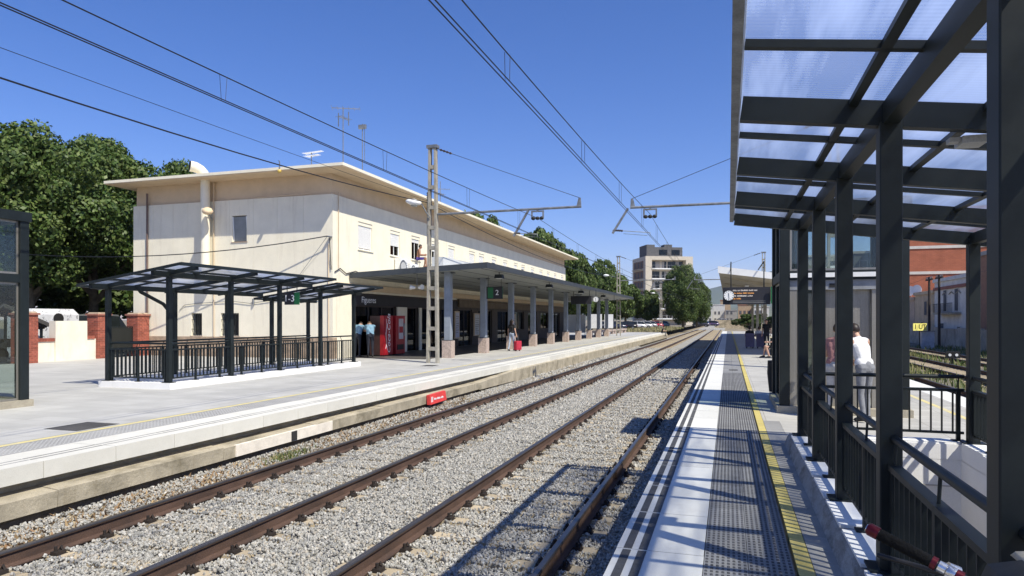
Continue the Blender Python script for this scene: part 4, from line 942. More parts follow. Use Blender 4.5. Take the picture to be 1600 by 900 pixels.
B(-11.3, -9.75, 50.2, 50.4, 2.85, 3.45).build("case", DARKB, dbd); 
for x in (-11.1, -9.9): MB().tube([(x, 50.3, 3.45), (x, 50.3, 3.95)], .02, 6).build("rod", ANTH, dbd)

# right canopy (butterfly roof on the right platform) with its board
RC = thing("platform_canopy", "pale concrete canopy with a raised edge over the far right platform", "canopy", (2.3, 33, 0))
CRC = M("canopy_concrete", (0.42, 0.38, 0.30), 0.85, 0, 0.15, 1.5, grain=0.08)
MB().prism([(-.42, 3.86), (2.3, 3.42), (4.9, 3.86), (4.9, 4.10), (2.3, 3.70), (-.42, 4.12)], 33.0, 84, 'y').build("roof_slab", CRC, RC)
MB().prism([(-.46, 3.84), (2.3, 3.46), (4.94, 3.84), (4.94, 4.13), (2.3, 3.75), (-.46, 4.15)], 32.93, 33.0, 'y').build("fascia", WHITEP, RC)
for y in range(36, 84, 6):
    if y % 12 == 0: MB().box(2.2, 2.42, y - .1, y + .1, 0, 3.46).build("column", MASTC, RC)
    MB().prism([(-.2, 3.78), (2.3, 3.2), (2.3, 3.44), (-.2, 3.83)], y - .1, y + .1, 'y').prism([(2.3, 3.2), (4.7, 3.78), (4.7, 3.83), (2.3, 3.44)], y - .1, y + .1, 'y').build("rib", CRC, RC)
for y in (40, 50, 60):
    B(.9, 1.1, y, y + 1.2, 3.55, 3.60).build("tube_light", WHITEP, RC)
BD = thing("departure_board", "dark departure board with orange lines of text under the right platform canopy", "board", (.7, 27.6, 2.9))
B(-.20, 1.52, 27.6, 27.85, 2.26, 2.92).build("case", DARKB, BD)
for x in (0.1, 1.3): MB().tube([(x, 27.75, 2.92), (x, 27.75, 3.9), (x, 33.0, 3.95)], .025, 6).build("hanger", ANTH, BD)
ORG = M("led_text", (0.75, 0.34, 0.10), 0.6, grain=0); ORW = M("pale_text", (0.62, 0.56, 0.50), 0.6, grain=0)
# the lines cannot be read in the photograph: rows of letter-sized marks in word groups
for i, (words, mt) in enumerate((((5, 3, 9, 6, 4), ORW), ((4, 7, 5, 8), ORG), ((4, 12, 7), ORW), ((4, 6), ORG))):
    m = MB(); x = .17; rr = random.Random(i)
    for n_ in words:
        for q in range(n_):
            w_ = rr.uniform(.016, .024); m.box(x, x + w_, 27.592, 27.598, 2.795 - i * .105 - .025, 2.795 - i * .105 + rr.choice((.012, .025, .03))); x += w_ + .008
        x += .03
    m.build("text_row", mt, BD, kind='stuff')
for i in range(2): B(.17, 1.35, 27.592, 27.599, 2.315 + i * .06, 2.335 + i * .06).build("text_row", MATS["panel_steel"], BD)
clock("white clock on the left end of the departure board on the right platform", .02, 27.55, 2.60, .205)
s_ = thing("platform_sign", "green sign with a white 1 at the right end of the departure board", "sign", (1.7, 27.4, 2.9))
B(1.53, 1.95, 27.45, 27.5, 2.28, 2.92).build("green_panel", GREEN, s_); text("lettering", "1", .34, WTXT, s_, (1.62, 27.446, 2.6)); MB().tube([(1.74, 27.5, 2.92), (1.74, 27.5, 3.9)], .02, 6).build("rod", ANTH, s_)

# ================================================================== THINGS ON THE PLATFORMS
def vending(label, y0, y1, logo):
    x0, x1 = -15.65, -14.92
    root = thing("vending_machine", label, "vending machine", ((x0 + x1) / 2, (y0 + y1) / 2, 0))
    MB().box(x0, x1 - .2, y0 + .01, y1 - .01, .06, 1.85).build("cabinet", M("dark_cabinet", (0.05, 0.022, 0.02), .5), root); MB().box(x1 - .2, x1, y0, y1, .06, 1.86).build("front_door", RED, root); MB().box(x0 + .05, x1 - .05, y0 + .04, y1 - .04, 0, .06).build("feet", BLACK, root)
    if logo == 1:
        B(x1, x1 + .02, y0 + .03, y1 - .03, .12, 1.82).build("front_panel", RED, root)
        text("lettering", "Coca-Cola", .42, WTXT, root, (x1 + .024, (y0 + y1) / 2, 1.02), Matrix(((0, 0, 1), (0, -1, 0), (1, 0, 0))).transposed().to_euler() if False else (R(90), R(-90), R(90)), shear=.35, ext=.002)
        MB().tube([(x1 + .023, y0 + .12, .35), (x1 + .023, y0 + .22, .6), (x1 + .023, y0 + .14, 1.0), (x1 + .023, y0 + .24, 1.4), (x1 + .023, y0 + .18, 1.7)], .012, 5).build("swoosh", WTXT, root)
    else:
        B(x1, x1 + .02, y0 + .30, y1 - .20, .75, 1.72).build("display_window", M("pale_display", (0.55, 0.5, 0.5), .3), root)
        B(x1 + .021, x1 + .03, y0 + .32, y1 - .25, 1.05, 1.35).build("bottle_picture", RED, root)
        B(x1, x1 + .025, y1 - .16, y1 - .05, .9, 1.5).build("coin_panel", GALV, root)
        B(x1, x1 + .02, y0 + .15, y1 - .15, .25, .5).build("delivery_flap", BLACK, root)
    return root
vending("red vending machine with white script lettering on its front, left of the pair", 27.75, 28.6, 1)
vending("red vending machine with a pale display window, right of the pair", 28.9, 29.85, 2)
def poster(label, y0, y1, z0, z1, mat, x=-16.03):
    root = thing("poster_case", label, "poster", (x, (y0 + y1) / 2, z0))
    B(x - .03, x + .06, y0, y1, z0, z1).build("frame", CREAM2, root); B(x + .061, x + .066, y0 + .08, y1 - .08, z0 + .08, z1 - .08).build("sheet", mat, root)
    for k in range(8): B(x + .067, x + .069, y0 + .15, y1 - .15 - (k % 3) * .1, z1 - .35 - k * .14, z1 - .31 - k * .14).build("print_line", MATS["panel_steel"], root)
poster("cream framed timetable with lilac sheet on the station front", 38.75, 39.5, .5, 2.2, M("lilac_sheet", (0.55, 0.55, 0.62), 0.6))
poster("white notice case on the station front behind the third column", 42.1, 43.1, .6, 2.1, M("pale_sheet", (0.6, 0.6, 0.58), 0.6))
poster("cream notice case far along the station front", 50.1, 51.3, .6, 2.1, M("pale_sheet2", (0.55, 0.5, 0.42), 0.6))
def free_board(label, x, y, w_, z0, z1):
    root = thing("notice_board", label, "notice board", (x, y, 0)); B(x - w_ / 2, x + w_ / 2, y, y + .06, z0, z1).build("panel", WHITEP, root)
    for s in (-1, 1): MB().tube([(x + s * w_ / 2 - s * .05, y + .03, 0), (x + s * w_ / 2 - s * .05, y + .03, z0)], .03, 6).build("leg", GALV, root)
free_board("cream notice board in the sun past the station's far corner", -15.3, 70.5, 2.0, .3, 2.2)
free_board("white notice board in the sun, middle of the three past the station", -14.2, 76, 1.3, .7, 2.3)
free_board("white notice board in the sun, rightmost of the three past the station", -13.1, 78, 1.0, .7, 2.3)
lw = thing("low_wall", "low pinkish wall between the far canopy columns", "wall", (-12.8, 74, 0))
for k in range(5):
    B(-13.2, -12.8, 66 + k * 5, 70.6 + k * 5, .34, .52).build("coping_block", PINK, lw); B(-13.15, -12.85, 66.2 + k * 5, 67 + k * 5, 0, .34).build("support", PINK, lw); B(-13.15, -12.85, 69.4 + k * 5, 70.2 + k * 5, 0, .34).build("support", PINK, lw)
def drain(label, x0, x1, y0, y1, mat=None, n=11):
    root = thing("drain_grate", label, "drain cover", ((x0 + x1) / 2, (y0 + y1) / 2, 0))
    B(x0, x1, y0, y1, -.02, .004).build("plate", M("dark_iron", (0.075, 0.072, 0.068), 0.75), root)
    for k in range(n): B(x0 + .03, x1 - .03, y0 + .03 + k * (y1 - y0 - .06) / n, y0 + .03 + k * (y1 - y0 - .06) / n + .018, .004, .009).build("grate_bar", M("worn_iron", (0.11, 0.105, 0.10), 0.7), root)
drain("large dark drain grate in the pale left platform near the lift", -9.97, -9.30, 7.75, 8.50)
drain("smaller dark drain grate in the left platform below the concrete mast", -10.6, -10.1, 22.4, 23.0, n=6)
drain("small drain grate in the dark tactile strip of the right platform", .02, .30, 23.5, 24.0, n=5)
rb = thing("warning_box", "small red warning plate with white lettering leaning on the old ledge", "sign box", (-7.46, 16.9, -.6))
m = MB(); m.add([(-7.53, 16.35, -.56), (-7.42, 16.35, -.56), (-7.46, 16.35, -.31), (-7.55, 16.35, -.31), (-7.53, 17.4, -.54), (-7.42, 17.4, -.54), (-7.46, 17.4, -.29), (-7.55, 17.4, -.29)], [(0, 1, 2, 3), (7, 6, 5, 4), (0, 4, 5, 1), (1, 5, 6, 2), (2, 6, 7, 3), (3, 7, 4, 0)])
m.build("box", REDP, rb); m = MB(); y_ = 16.58; rr = random.Random(3)
for n_ in (5, 7, 6):
    for q in range(n_):
        w_ = rr.uniform(.018, .026); h_ = rr.choice((.03, .045, .05)); m.add([(-7.436 - .0015, y_, -.455), (-7.436 - .0015, y_ + w_, -.455), (-7.446, y_ + w_, -.455 + h_), (-7.446, y_, -.455 + h_)], [(0, 1, 2, 3)]); y_ += w_ + .009
    y_ += .03
for v_ in range(len(m.v)): m.v[v_] = (m.v[v_][0] + .012, m.v[v_][1], m.v[v_][2])
m.build("text_row", WTXT, rb, kind='stuff')
B(-7.432, -7.42, 16.40, 16.43, -.50, -.36).build("stripe", WTXT, rb); B(-7.432, -7.42, 16.47, 16.49, -.50, -.36).build("stripe", WTXT, rb)
bn = thing("litter_bin", "dark litter bin half hidden behind the right lift tower", "bin", (.98, 15.9, 0))
MB().tube([(.98, 15.9, .1), (.98, 15.9, .5), (.98, 15.9, .78)], [.13, .17, .16], 12).build("bucket", BLACK, bn); MB().tube([(.98, 15.9, 0), (.98, 15.9, .1)], .05, 8).build("foot", ANTH, bn)
# ================================================================== PEOPLE
SKIN = M("skin", (0.50, 0.30, 0.21), 0.55, 0, 0.08, 8, grain=0.03); SKIND = M("tanned_skin", (0.33, 0.17, 0.105), 0.55, 0, 0.08, 8, grain=0.03)
def cloth(n, c): return M("cloth_" + n, c, 0.85, 0, 0.15, 9, bump=0.2, bscale=30, grain=0.05)
HAIRD = M("dark_hair", (0.022, 0.014, 0.010), 0.5, 0, 0.3, 30, stretch=(4, 4, .5)); HAIRB = M("brown_hair", (0.07, 0.04, 0.022), 0.5, 0, 0.3, 30, stretch=(4, 4, .5))
SHOE = M("dark_shoe", (0.03, 0.028, 0.028), 0.5); LIPS = M("lips", (0.42, 0.16, 0.13), 0.5); EYE = M("eye_dark", (0.02, 0.015, 0.012), 0.2)
def pose(kind, h=1.7, lean=0.0, arms=None, female=False, step=0.0, head_tilt=0.0):
    """joints in metres, figure faces +Y"""
    k = h / 1.7; J = {}; sh = .165 if female else .19; hp = .085
    if kind == 'stand':
        J['pelvis'] = (0, 0, .93)
        for s, n in ((-1, 'L'), (1, 'R')):
            st = step * s
            J['hip' + n] = (s * hp, 0, .90); J['knee' + n] = (s * (hp + .005), .03 + st * .5, .49); J['ank' + n] = (s * (hp + .01), -.02 + st, .085); J['toe' + n] = (s * (hp + .03), .14 + st, .035)
    elif kind == 'sit':
        J['pelvis'] = (0, 0, .50)
        for s, n in ((-1, 'L'), (1, 'R')):
            J['hip' + n] = (s * hp, .02, .48); J['knee' + n] = (s * (hp + .03), .43, .50); J['ank' + n] = (s * (hp + .03), .40 + step * s, .085); J['toe' + n] = (s * (hp + .05), .55 + step * s, .035)
    elif kind == 'ledge':       # sits on an edge, lower legs hanging
        J['pelvis'] = (0, 0, .12)
        for s, n in ((-1, 'L'), (1, 'R')):
            J['hip' + n] = (s * hp, .02, .10); J['knee' + n] = (s * (hp + .03), .44, .13); J['ank' + n] = (s * (hp + .03), .42 + step * s, -.30); J['toe' + n] = (s * (hp + .05), .57 + step * s, -.36)
    p = Vector(J['pelvis']); cl, sl_ = math.cos(lean), math.sin(lean)
    def up(x, y, z):            # point above the pelvis, bent forward by lean
        return (x, p.y + y * cl + z * sl_, p.z + z * cl - y * sl_)
    J['waist'] = up(0, .0, .16); J['chest'] = up(0, -.005, .36); J['neck'] = up(0, -.005, .535)
    hz = .665; ht = head_tilt
    J['head'] = up(0, .02 + .13 * math.sin(ht), .535 + .135 * math.cos(ht)); J['hdir'] = lean + ht
    for s, n in ((-1, 'L'), (1, 'R')):
        J['sho' + n] = up(s * sh, -.01, .47)
        a = (arms or {}).get(n, ((.05, -.03, -.29), (.01, .06, -.25)))
        e = Vector(J['sho' + n]) + Vector((s * a[0][0], a[0][1], a[0][2])); w_ = e + Vector((s * a[1][0], a[1][1], a[1][2]))
        J['elb' + n] = tuple(e); J['wri' + n] = tuple(w_)
    for q in list(J):
        if q != 'hdir': J[q] = Vector(J[q]) * k
    return J, k
def person(label, J, k, loc, yaw, skin=SKIN, top=None, bottom=None, shoe=SHOE, hair=HAIRD, sleeve='short', legs='long', hairlen='short', female=False, voxel=.013, group=None):
    """one continuous body surface: tapered limbs joined by a voxel remesh, clothing zones by nearest limb"""
    seg = []
    def S_(a, b, ra, rb, z): seg.append((Vector(a), Vector(b), ra * k, rb * k, z))
    f = .92 if female else 1.0
    P, Wt, Ch, Nk, Hd = J['pelvis'], J['waist'], J['chest'], J['neck'], J['head']
    lt = (J['shoR'] - J['shoL']).normalized()
    S_(P - lt * .075 * k, P + lt * .075 * k, .105, .105, 'bottom'); S_(P, P + (Wt - P) * .3, .118, .112, 'bottom'); S_(P + (Wt - P) * .62, Wt, .106, .103 * f, 'top')
    wo = .05 if female else .068
    S_(Wt - lt * wo * k, Ch - lt * .075 * k, .100 * f, .108 * f, 'top'); S_(Wt + lt * wo * k, Ch + lt * .075 * k, .100 * f, .108 * f, 'top'); S_(P - lt * .07 * k + (Wt - P) * .55, P + lt * .07 * k + (Wt - P) * .55, .102, .102, 'top')
    S_(Ch, Nk - (Nk - Ch) * .25, .11 * f, .075, 'top'); S_(J['shoL'] * .8 + Nk * .2, J['shoR'] * .8 + Nk * .2, .055, .055, 'top')
    S_(Nk - (Nk - Ch) * .15, Hd - (Hd - Nk) * .25, .052, .05, 'skin')
    a = J['hdir']; fw = Vector((0, math.cos(a), -math.sin(a))); upv = Vector((0, math.sin(a), math.cos(a)))
    S_(Hd + upv * .035 * k - fw * .012 * k, Hd + upv * .03 * k + fw * .01 * k, .088, .082, 'skin'); S_(Hd - upv * .02 * k + fw * .015 * k, Hd - upv * .07 * k + fw * .045 * k, .068, .042, 'skin')
    S_(Hd + upv * .012 * k + fw * .082 * k, Hd - upv * .02 * k + fw * .108 * k, .010, .014, 'skin')       # nose
    for s in (-1, 1): S_(Hd + lt * s * .083 * k - upv * .005 * k, Hd + lt * s * .088 * k - upv * .03 * k, .018, .012, 'skin')
    for n, s in (('L', -1), ('R', 1)):
        S_(J['hip' + n], J['knee' + n], .088, .058, 'thigh'); S_(J['knee' + n], J['ank' + n], .056, .038, 'calf')
        S_(J['ank' + n], J['toe' + n], .042, .034, 'shoe'); S_(J['ank' + n] + (J['ank' + n] - J['toe' + n]) * .25 + Vector((0, 0, -.03 * k)), J['toe' + n], .036, .034, 'shoe')
        S_(J['sho' + n], J['elb' + n], .052 * f, .040 * f, 'uarm'); S_(J['elb' + n], J['wri' + n], .039 * f, .027 * f, 'farm')
        d = (J['wri' + n] - J['elb' + n]).normalized(); w_ = J['wri' + n]; sd = d.cross(lt); sd = sd.normalized() if sd.length > .1 else fw; ins = d.cross(sd).normalized()
        pl = w_ + d * .085 * k; S_(w_, pl, .026, .036, 'skin')
        for q, L in ((-1.5, .065), (-.5, .08), (.5, .075), (1.5, .058)):
            b0 = pl + sd * q * .017 * k; b1 = b0 + d * L * .5 * k; S_(b0, b1, .0095, .009, 'skin'); S_(b1, b1 + (d * .8 + ins * s * -.45).normalized() * L * .55 * k, .009, .0075, 'skin')
        t0 = w_ + d * .03 * k + sd * -.025 * k; t1 = t0 + (d * .7 - sd * .7) * .045 * k; S_(t0, t1, .012, .010, 'skin'); S_(t1, t1 + d * .03 * k, .010, .008, 'skin')
    m = MB()
    for (p, q, ra, rb, z) in seg:
        L = (q - p).length
        if L < 1e-4: q = p + Vector((0, 0, 1e-3))
        ps = [p + (p - q).normalized() * ra * .7, p, q, q + (q - p).normalized() * rb * .7]
        m.tube([p + (p - q).normalized() * ra * .95] + ps[:1] + [p, (p + q) / 2, q] + ps[3:] + [q + (q - p).normalized() * rb * .95], [ra * .3, ra * .72, ra, (ra + rb) / 2 * 1.03, rb, rb * .72, rb * .3], 10)
    me = m.mesh("body", SKIN); ob = bpy.data.objects.new("body", me); C.objects.link(ob)
    r_ = ob.modifiers.new("r", 'REMESH'); r_.mode = 'VOXEL'; r_.voxel_size = voxel; r_.use_smooth_shade = True
    s_ = ob.modifiers.new("s", 'SMOOTH'); s_.iterations = 3; s_.factor = .5
    dg = bpy.context.evaluated_depsgraph_get(); dg.update()
    me2 = bpy.data.meshes.new_from_object(ob.evaluated_get(dg)); bpy.data.objects.remove(ob)
    me2.materials.clear()
    for mt in (skin, top, bottom, shoe, LIPS, EYE): me2.materials.append(mt)
    n = len(me2.polygons); cen = np.zeros(n * 3); me2.polygons.foreach_get("center", cen); cen = cen.reshape(-1, 3)
    best = np.full(n, 1e9); zi = np.zeros(n, int); tt = np.zeros(n)
    for i, (p, q, ra, rb, z) in enumerate(seg):
        p_, q_ = np.array(p), np.array(q); d = q_ - p_; L2 = max(1e-9, d @ d); t = np.clip((cen - p_) @ d / L2, 0, 1)
        ds = np.linalg.norm(cen - (p_ + t[:, None] * d), axis=1) - (ra + (rb - ra) * t); w_ = ds < best
        best[w_] = ds[w_]; zi[w_] = i; tt[w_] = t[w_]
    mi = np.zeros(n, int)
    for i, sg_ in enumerate(seg):
        z = sg_[4]; w_ = zi == i
        if z == 'top': mi[w_] = 1
        elif z == 'bottom': mi[w_] = 2
        elif z == 'thigh': mi[w_] = np.where(tt[w_] < (2 if legs == 'long' else .75), 2, 0)
        elif z == 'calf': mi[w_] = 2 if legs == 'long' else 0
        elif z == 'shoe': mi[w_] = 3
        elif z == 'uarm': mi[w_] = 1 if sleeve == 'long' else np.where(tt[w_] < (.6 if sleeve == 'short' else -.1), 1, 0)
        elif z == 'farm': mi[w_] = 1 if sleeve == 'long' else 0
    hc = np.array(Hd); u_ = np.array(upv); f_ = np.array(fw); l_ = np.array(lt); rel = (cen - hc) / k; hu, hf, hl = rel @ u_, rel @ f_, rel @ l_
    hd = (np.linalg.norm(rel, axis=1) < .15) & (mi == 0)
    mi[hd & (np.abs(hu + .05) < .007) & (np.abs(hl) < .024) & (hf > .05)] = 4
    for s in (-1, 1): mi[hd & (np.abs(hu - .012) < .009) & (np.abs(hl - s * .033) < .014) & (hf > .04)] = 5
    me2.polygons.foreach_set("material_index", mi); me2.polygons.foreach_set("use_smooth", np.ones(n, bool)); me2.update()
    root = thing("person", label, "person", (0, 0, 0), group)
    b = bpy.data.objects.new("body", me2); C.objects.link(b); b.parent = root
    hm = MB(); cs_, sn = math.cos(-a), math.sin(-a)
    N_, M_ = 16, 9; vs = []; fs = []
    for i in range(M_ + 1):
        ph = math.pi * .60 * i / M_
        for j in range(N_):
            t = 2 * math.pi * j / N_; bk = max(0, -math.sin(t)); ph2 = min(ph * (1 + .34 * bk), 2.55); x = math.sin(ph2) * math.cos(t); y = math.sin(ph2) * math.sin(t); z = math.cos(ph2)
            fr = max(0, y); rr = .101 * k * (1 - .03 * math.sin(7 * t))
            zz = z if fr < .3 else max(z, .42 + .1 * fr)      # hairline stays above the forehead
            v = Hd + upv * .035 * k + lt * x * rr * .93 + fw * (y * rr * 1.02 - .008 * k) + upv * zz * rr * 1.04
            vs.append(v)
        if i:
            for j in range(N_): fs.append(((i - 1) * N_ + j, i * N_ + j, i * N_ + (j + 1) % N_, (i - 1) * N_ + (j + 1) % N_))
    hm.smooth = True; hm.add(vs, fs)
    if hairlen == 'long':
        for x in (-.06, -.03, 0, .03, .06): hm.tube([Hd + upv * .05 * k - fw * .06 * k + lt * x * k, Hd - upv * .05 * k - fw * .085 * k + lt * x * 1.1 * k, Hd - upv * .17 * k - fw * .075 * k + lt * x * 1.1 * k, Hd - upv * .26 * k - fw * .055 * k + lt * x * k], [.04 * k, .042 * k, .036 * k, .015 * k], 8)
    elif hairlen == 'bun': hm.ball(Hd + upv * .05 * k - fw * .12 * k, .045 * k)
    hm.build("hair", hair, root)
    root.location = loc; root.rotation_euler = (0, 0, yaw)
    return root
A_DOWN = None
# staff leaning on the counter, backs to the platform
lean_arms = {'L': ((-.01, .17, -.22), (-.05, .22, .0)), 'R': ((-.01, .17, -.22), (-.05, .22, .0))}
BLU = cloth("pale_blue", (0.17, 0.29, 0.38)); NAVY = cloth("navy", (0.022, 0.025, 0.035))
J, k = pose('stand', 1.74, .50, lean_arms, head_tilt=.8)
person("left one of the two people in pale blue shirts bending forward by the vending machines", J, k, (-15.85, 27.0, 0), R(10), SKIN, BLU, NAVY, hairlen='short')
J, k = pose('stand', 1.74, .46, lean_arms, head_tilt=.8)
person("right one of the two people in pale blue shirts, close to the red vending machine", J, k, (-15.25, 27.1, 0), R(35), SKIN, BLU, NAVY, hair=HAIRB)
# woman with the red suitcase
J, k = pose('stand', 1.66, .05, {'L': ((.05, -.03, -.28), (.01, .05, -.24)), 'R': ((.10, -.04, -.27), (.05, .03, -.24))}, True, .14)
person("person in black top and pale jeans pulling a red suitcase past the canopy columns", J, k, (-11.05, 34.7, 0), R(-18), SKIN, cloth("black", (0.016, 0.016, 0.018)), cloth("jeans", (0.36, 0.42, 0.52)), hairlen='long', female=True)
def suitcase(label, loc, yaw, col, h=.6):
    root = thing("suitcase", label, "suitcase", (0, 0, 0))
    m = MB(); m.loft([[(x * s, y * s, z) for x, y in ((-.2, -.11), (.2, -.11), (.22, -.08), (.22, .08), (.2, .11), (-.2, .11), (-.22, .08), (-.22, -.08))] for z, s in ((.06, .9), (.09, 1), (h - .04, 1), (h, .92))][::-1]); m.build("shell", col, root)
    for x in (-.15, .15): MB().tube([(x, -.02, .04), (x, .02, .04)], .04, 10).build("wheel", BLACK, root)
    MB().tube([(-.1, .06, h - .02), (-.1, .06, h + .36), (.1, .06, h + .36), (.1, .06, h - .02)], .012, 6).build("handle", GALV, root)
    MB().box(-.15, .15, -.125, -.108, .15, h - .12).build("front_pocket", col, root)
    root.location = loc; root.rotation_euler = (0, 0, yaw)
suitcase("red upright suitcase held beside the person in pale jeans", (-10.70, 34.7, 0), R(70), cloth("suitcase_red", (0.42, 0.025, 0.05)), .54)
# person sitting in the upper window, feet over the canopy
J, k = pose('ledge', 1.62, .18, {'L': ((.10, .08, -.26), (-.08, .20, -.02)), 'R': ((.10, .05, -.27), (-.02, .22, .0))}, step=.05)
person("person in purple shorts sitting out of an upper window above the canopy", J, k, (-15.95, 33.45, 4.86), R(-62), SKIND, SKIND, cloth("purple_shorts", (0.10, 0.07, 0.34)), SKIND, legs='short', sleeve='none')
# woman at the lift
J, k = pose('stand', 1.62, .30, {'L': ((.04, .10, -.26), (-.03, .22, .04)), 'R': ((.05, .06, -.27), (.0, .20, -.10))}, True, .05, .2)
person("person in white sleeveless top and grey trousers bending at the lift doors", J, k, (2.13, 12.35, 0), R(35), SKIN, cloth("white", (0.66, 0.66, 0.66)), cloth("grey_trousers", (0.20, 0.205, 0.22)), hairlen='short', hair=HAIRD, female=True, sleeve='none', voxel=.010)
J, k = pose('stand', 1.60, .15, {'L': ((.05, .06, -.27), (-.05, .20, .02)), 'R': ((.05, .06, -.27), (-.05, .20, .02))}, True, .05, .1)
person("person in pink top mostly hidden behind a shelter post beside the lift doors", J, k, (1.72, 12.55, 0), R(-30), SKIN, cloth("pink", (0.34, 0.17, 0.16)), cloth("pale_trousers", (0.45, 0.44, 0.43)), hairlen='short', hair=HAIRB, female=True, sleeve='short')
# people on the benches of the right platform
def bench(label, x0, x1, y, col, facing=1):
    root = thing("bench", label, "bench", ((x0 + x1) / 2, y, 0))
    B(x0, x1, y - .2, y + .22, .40, .45).build("seat", col, root); B(x0, x1, y - .26 * facing - .02, y - .26 * facing + .02, .10, .88).build("backrest", col, root)
    for x in (x0 + .08, x1 - .08): B(x - .03, x + .03, y - .2, y + .2, 0, .40).build("leg", ANTH, root)
PURP = M("purple_grey_panel", (0.10, 0.085, 0.15), 0.6)
bench("purple grey bench back nearest the yellow line on the right platform", .95, 1.45, 42.2, PURP); bench("purple grey bench back nearest the pale column on the right platform", 1.55, 2.05, 42.2, PURP)
seat_arms = {'L': ((.05, .08, -.25), (-.06, .22, -.02)), 'R': ((.05, .08, -.25), (-.06, .22, -.02))}
J, k = pose('sit', 1.7, .1, seat_arms)
person("person in black sitting on the left purple bench with back turned", J, k, (1.2, 42.25, 0), R(5), SKIN, cloth("black", (0.016, 0.016, 0.018)), NAVY)
person("person in white shirt sitting on the right purple bench with back turned", *pose('sit', 1.68, .05, seat_arms), (1.72, 42.25, 0), R(-8), SKIN, cloth("white", (0.78, 0.78, 0.79)), NAVY, hair=HAIRB)
J, k = pose('stand', 1.66, .1, None, False, .06)
person("person in dark clothes standing between the purple benches and the pale column", J, k, (2.1, 41.6, 0), R(160), SKIN, cloth("black", (0.016, 0.016, 0.018)), NAVY)
bench("dark bench against the far side of the right lift tower", 1.75, 2.6, 31.6, ANTH, -1)
J, k = pose('sit', 1.7, .05, seat_arms, step=.1)
person("person with bare legs and dark top sitting at the edge of the right lift tower", J, k, (1.98, 31.6, 0), R(95), SKIN, NAVY, cloth("black", (0.016, 0.016, 0.018)), legs='short')
J, k = pose('ledge', 1.7, .35, seat_arms)
person("person in dark clothes sitting on the far edge of the left platform", J, k, (-7.85, 86, 0.0), R(-90), SKIN, cloth("black", (0.016, 0.016, 0.018)), NAVY)

# ================================================================== TREES
def crown_mesh(name, seed, mat, nb=70, nl=24000, leaf=.2, rx=5.0, rz=4.3, lowbias=0.0):
    r = np.random.RandomState(seed); cs_ = []; rad = []
    while len(cs_) < nb:
        p = r.uniform(-1, 1, 3); d = np.linalg.norm(p)
        if d > 1 or d < .35: continue
        cs_.append(p * np.array([rx, rx, rz]) * .82); rad.append(r.uniform(.12, .25) * rx)
    cs_ = np.array(cs_); rad = np.array(rad); pr = rad ** 2; pr /= pr.sum()
    idx = r.choice(nb, nl, p=pr); d = r.normal(size=(nl, 3)); d /= np.linalg.norm(d, axis=1)[:, None]
    out = cs_[idx] / np.array([rx, rx, rz]); d = d + out * .55 + np.array([0, 0, .25]); d /= np.linalg.norm(d, axis=1)[:, None]
    q = cs_[idx] + d * (rad[idx] * r.uniform(.55, 1.08, nl) ** .6)[:, None] * np.array([1, 1, .85])
    q += r.normal(size=(nl, 3)) * .08
    nrm = d + r.normal(size=(nl, 3)) * .55; nrm /= np.linalg.norm(nrm, axis=1)[:, None]
    a = np.cross(nrm, r.normal(size=(nl, 3))); a /= np.linalg.norm(a, axis=1)[:, None]; b = np.cross(nrm, a)
    s = (leaf * r.uniform(.6, 1.3, nl))[:, None]
    v = np.stack([q - a * s, q + b * s * .62 + nrm * s * .12, q + a * s, q - b * s * .62 + nrm * s * .12], 1).reshape(-1, 3)
    me = bpy.data.meshes.new(name); me.vertices.add(nl * 4); me.vertices.foreach_set("co", v.astype(np.float32).ravel())
    me.loops.add(nl * 4); me.loops.foreach_set("vertex_index", np.arange(nl * 4, dtype=np.int32)); me.polygons.add(nl)
    me.polygons.foreach_set("loop_start", np.arange(0, nl * 4, 4, dtype=np.int32))
    me.update(calc_edges=True); me.validate(); me.materials.append(mat); return me
def trunk_mesh(seed, h0, h, r0=.26):
    r = random.Random(seed); m = MB()
    m.tube([(0, 0, 0), (.03, .02, h0 * .5), (-.04, .05, h0), (r.uniform(-.2, .2), r.uniform(-.2, .2), h0 + (h - h0) * .6)], [r0 * 1.25, r0, r0 * .85, r0 * .25], 10)
    for i in range(7):
        a = i * 2.4 + r.uniform(-.3, .3); z = h0 * r.uniform(.75, 1.1); L = (h - h0) * r.uniform(.35, .55)
        m.tube([(0, 0, z), (math.cos(a) * L * .4, math.sin(a) * L * .4, z + L * .45), (math.cos(a) * L * .85, math.sin(a) * L * .85, z + L * .75)], [r0 * .5, r0 * .32, r0 * .12], 7)
    return m.mesh("trunk", TRUNK)
NEARC = [crown_mesh("crown", s, LEAF, 170, 66000, .112) for s in (11, 12, 13)]
FARC = [crown_mesh("crown", s, LEAFF, 80, 20000, .21) for s in (21, 22, 23)]
TRK = [trunk_mesh(s, 3.2, 12) for s in (1, 2, 3)]
def tree(label, x, y, h, wd, i, near=False, low=3.0, group=None, cat="tree"):
    root = thing("bush" if cat == "bush" else "plane_tree", label, cat, (x, y, -.03), group)
    cr = (h - low) / 2; c = inst("crown", (NEARC if near else FARC)[i % 3], root, (x, y, low + cr - .03), (0, 0, i * 1.9), (wd / 10.0, wd / 10.0, cr / 4.3))
    t = inst("trunk", TRK[i % 3], root, (x, y, -.03), (0, 0, i * 2.2), (1, 1, h / 12.5))
    return root
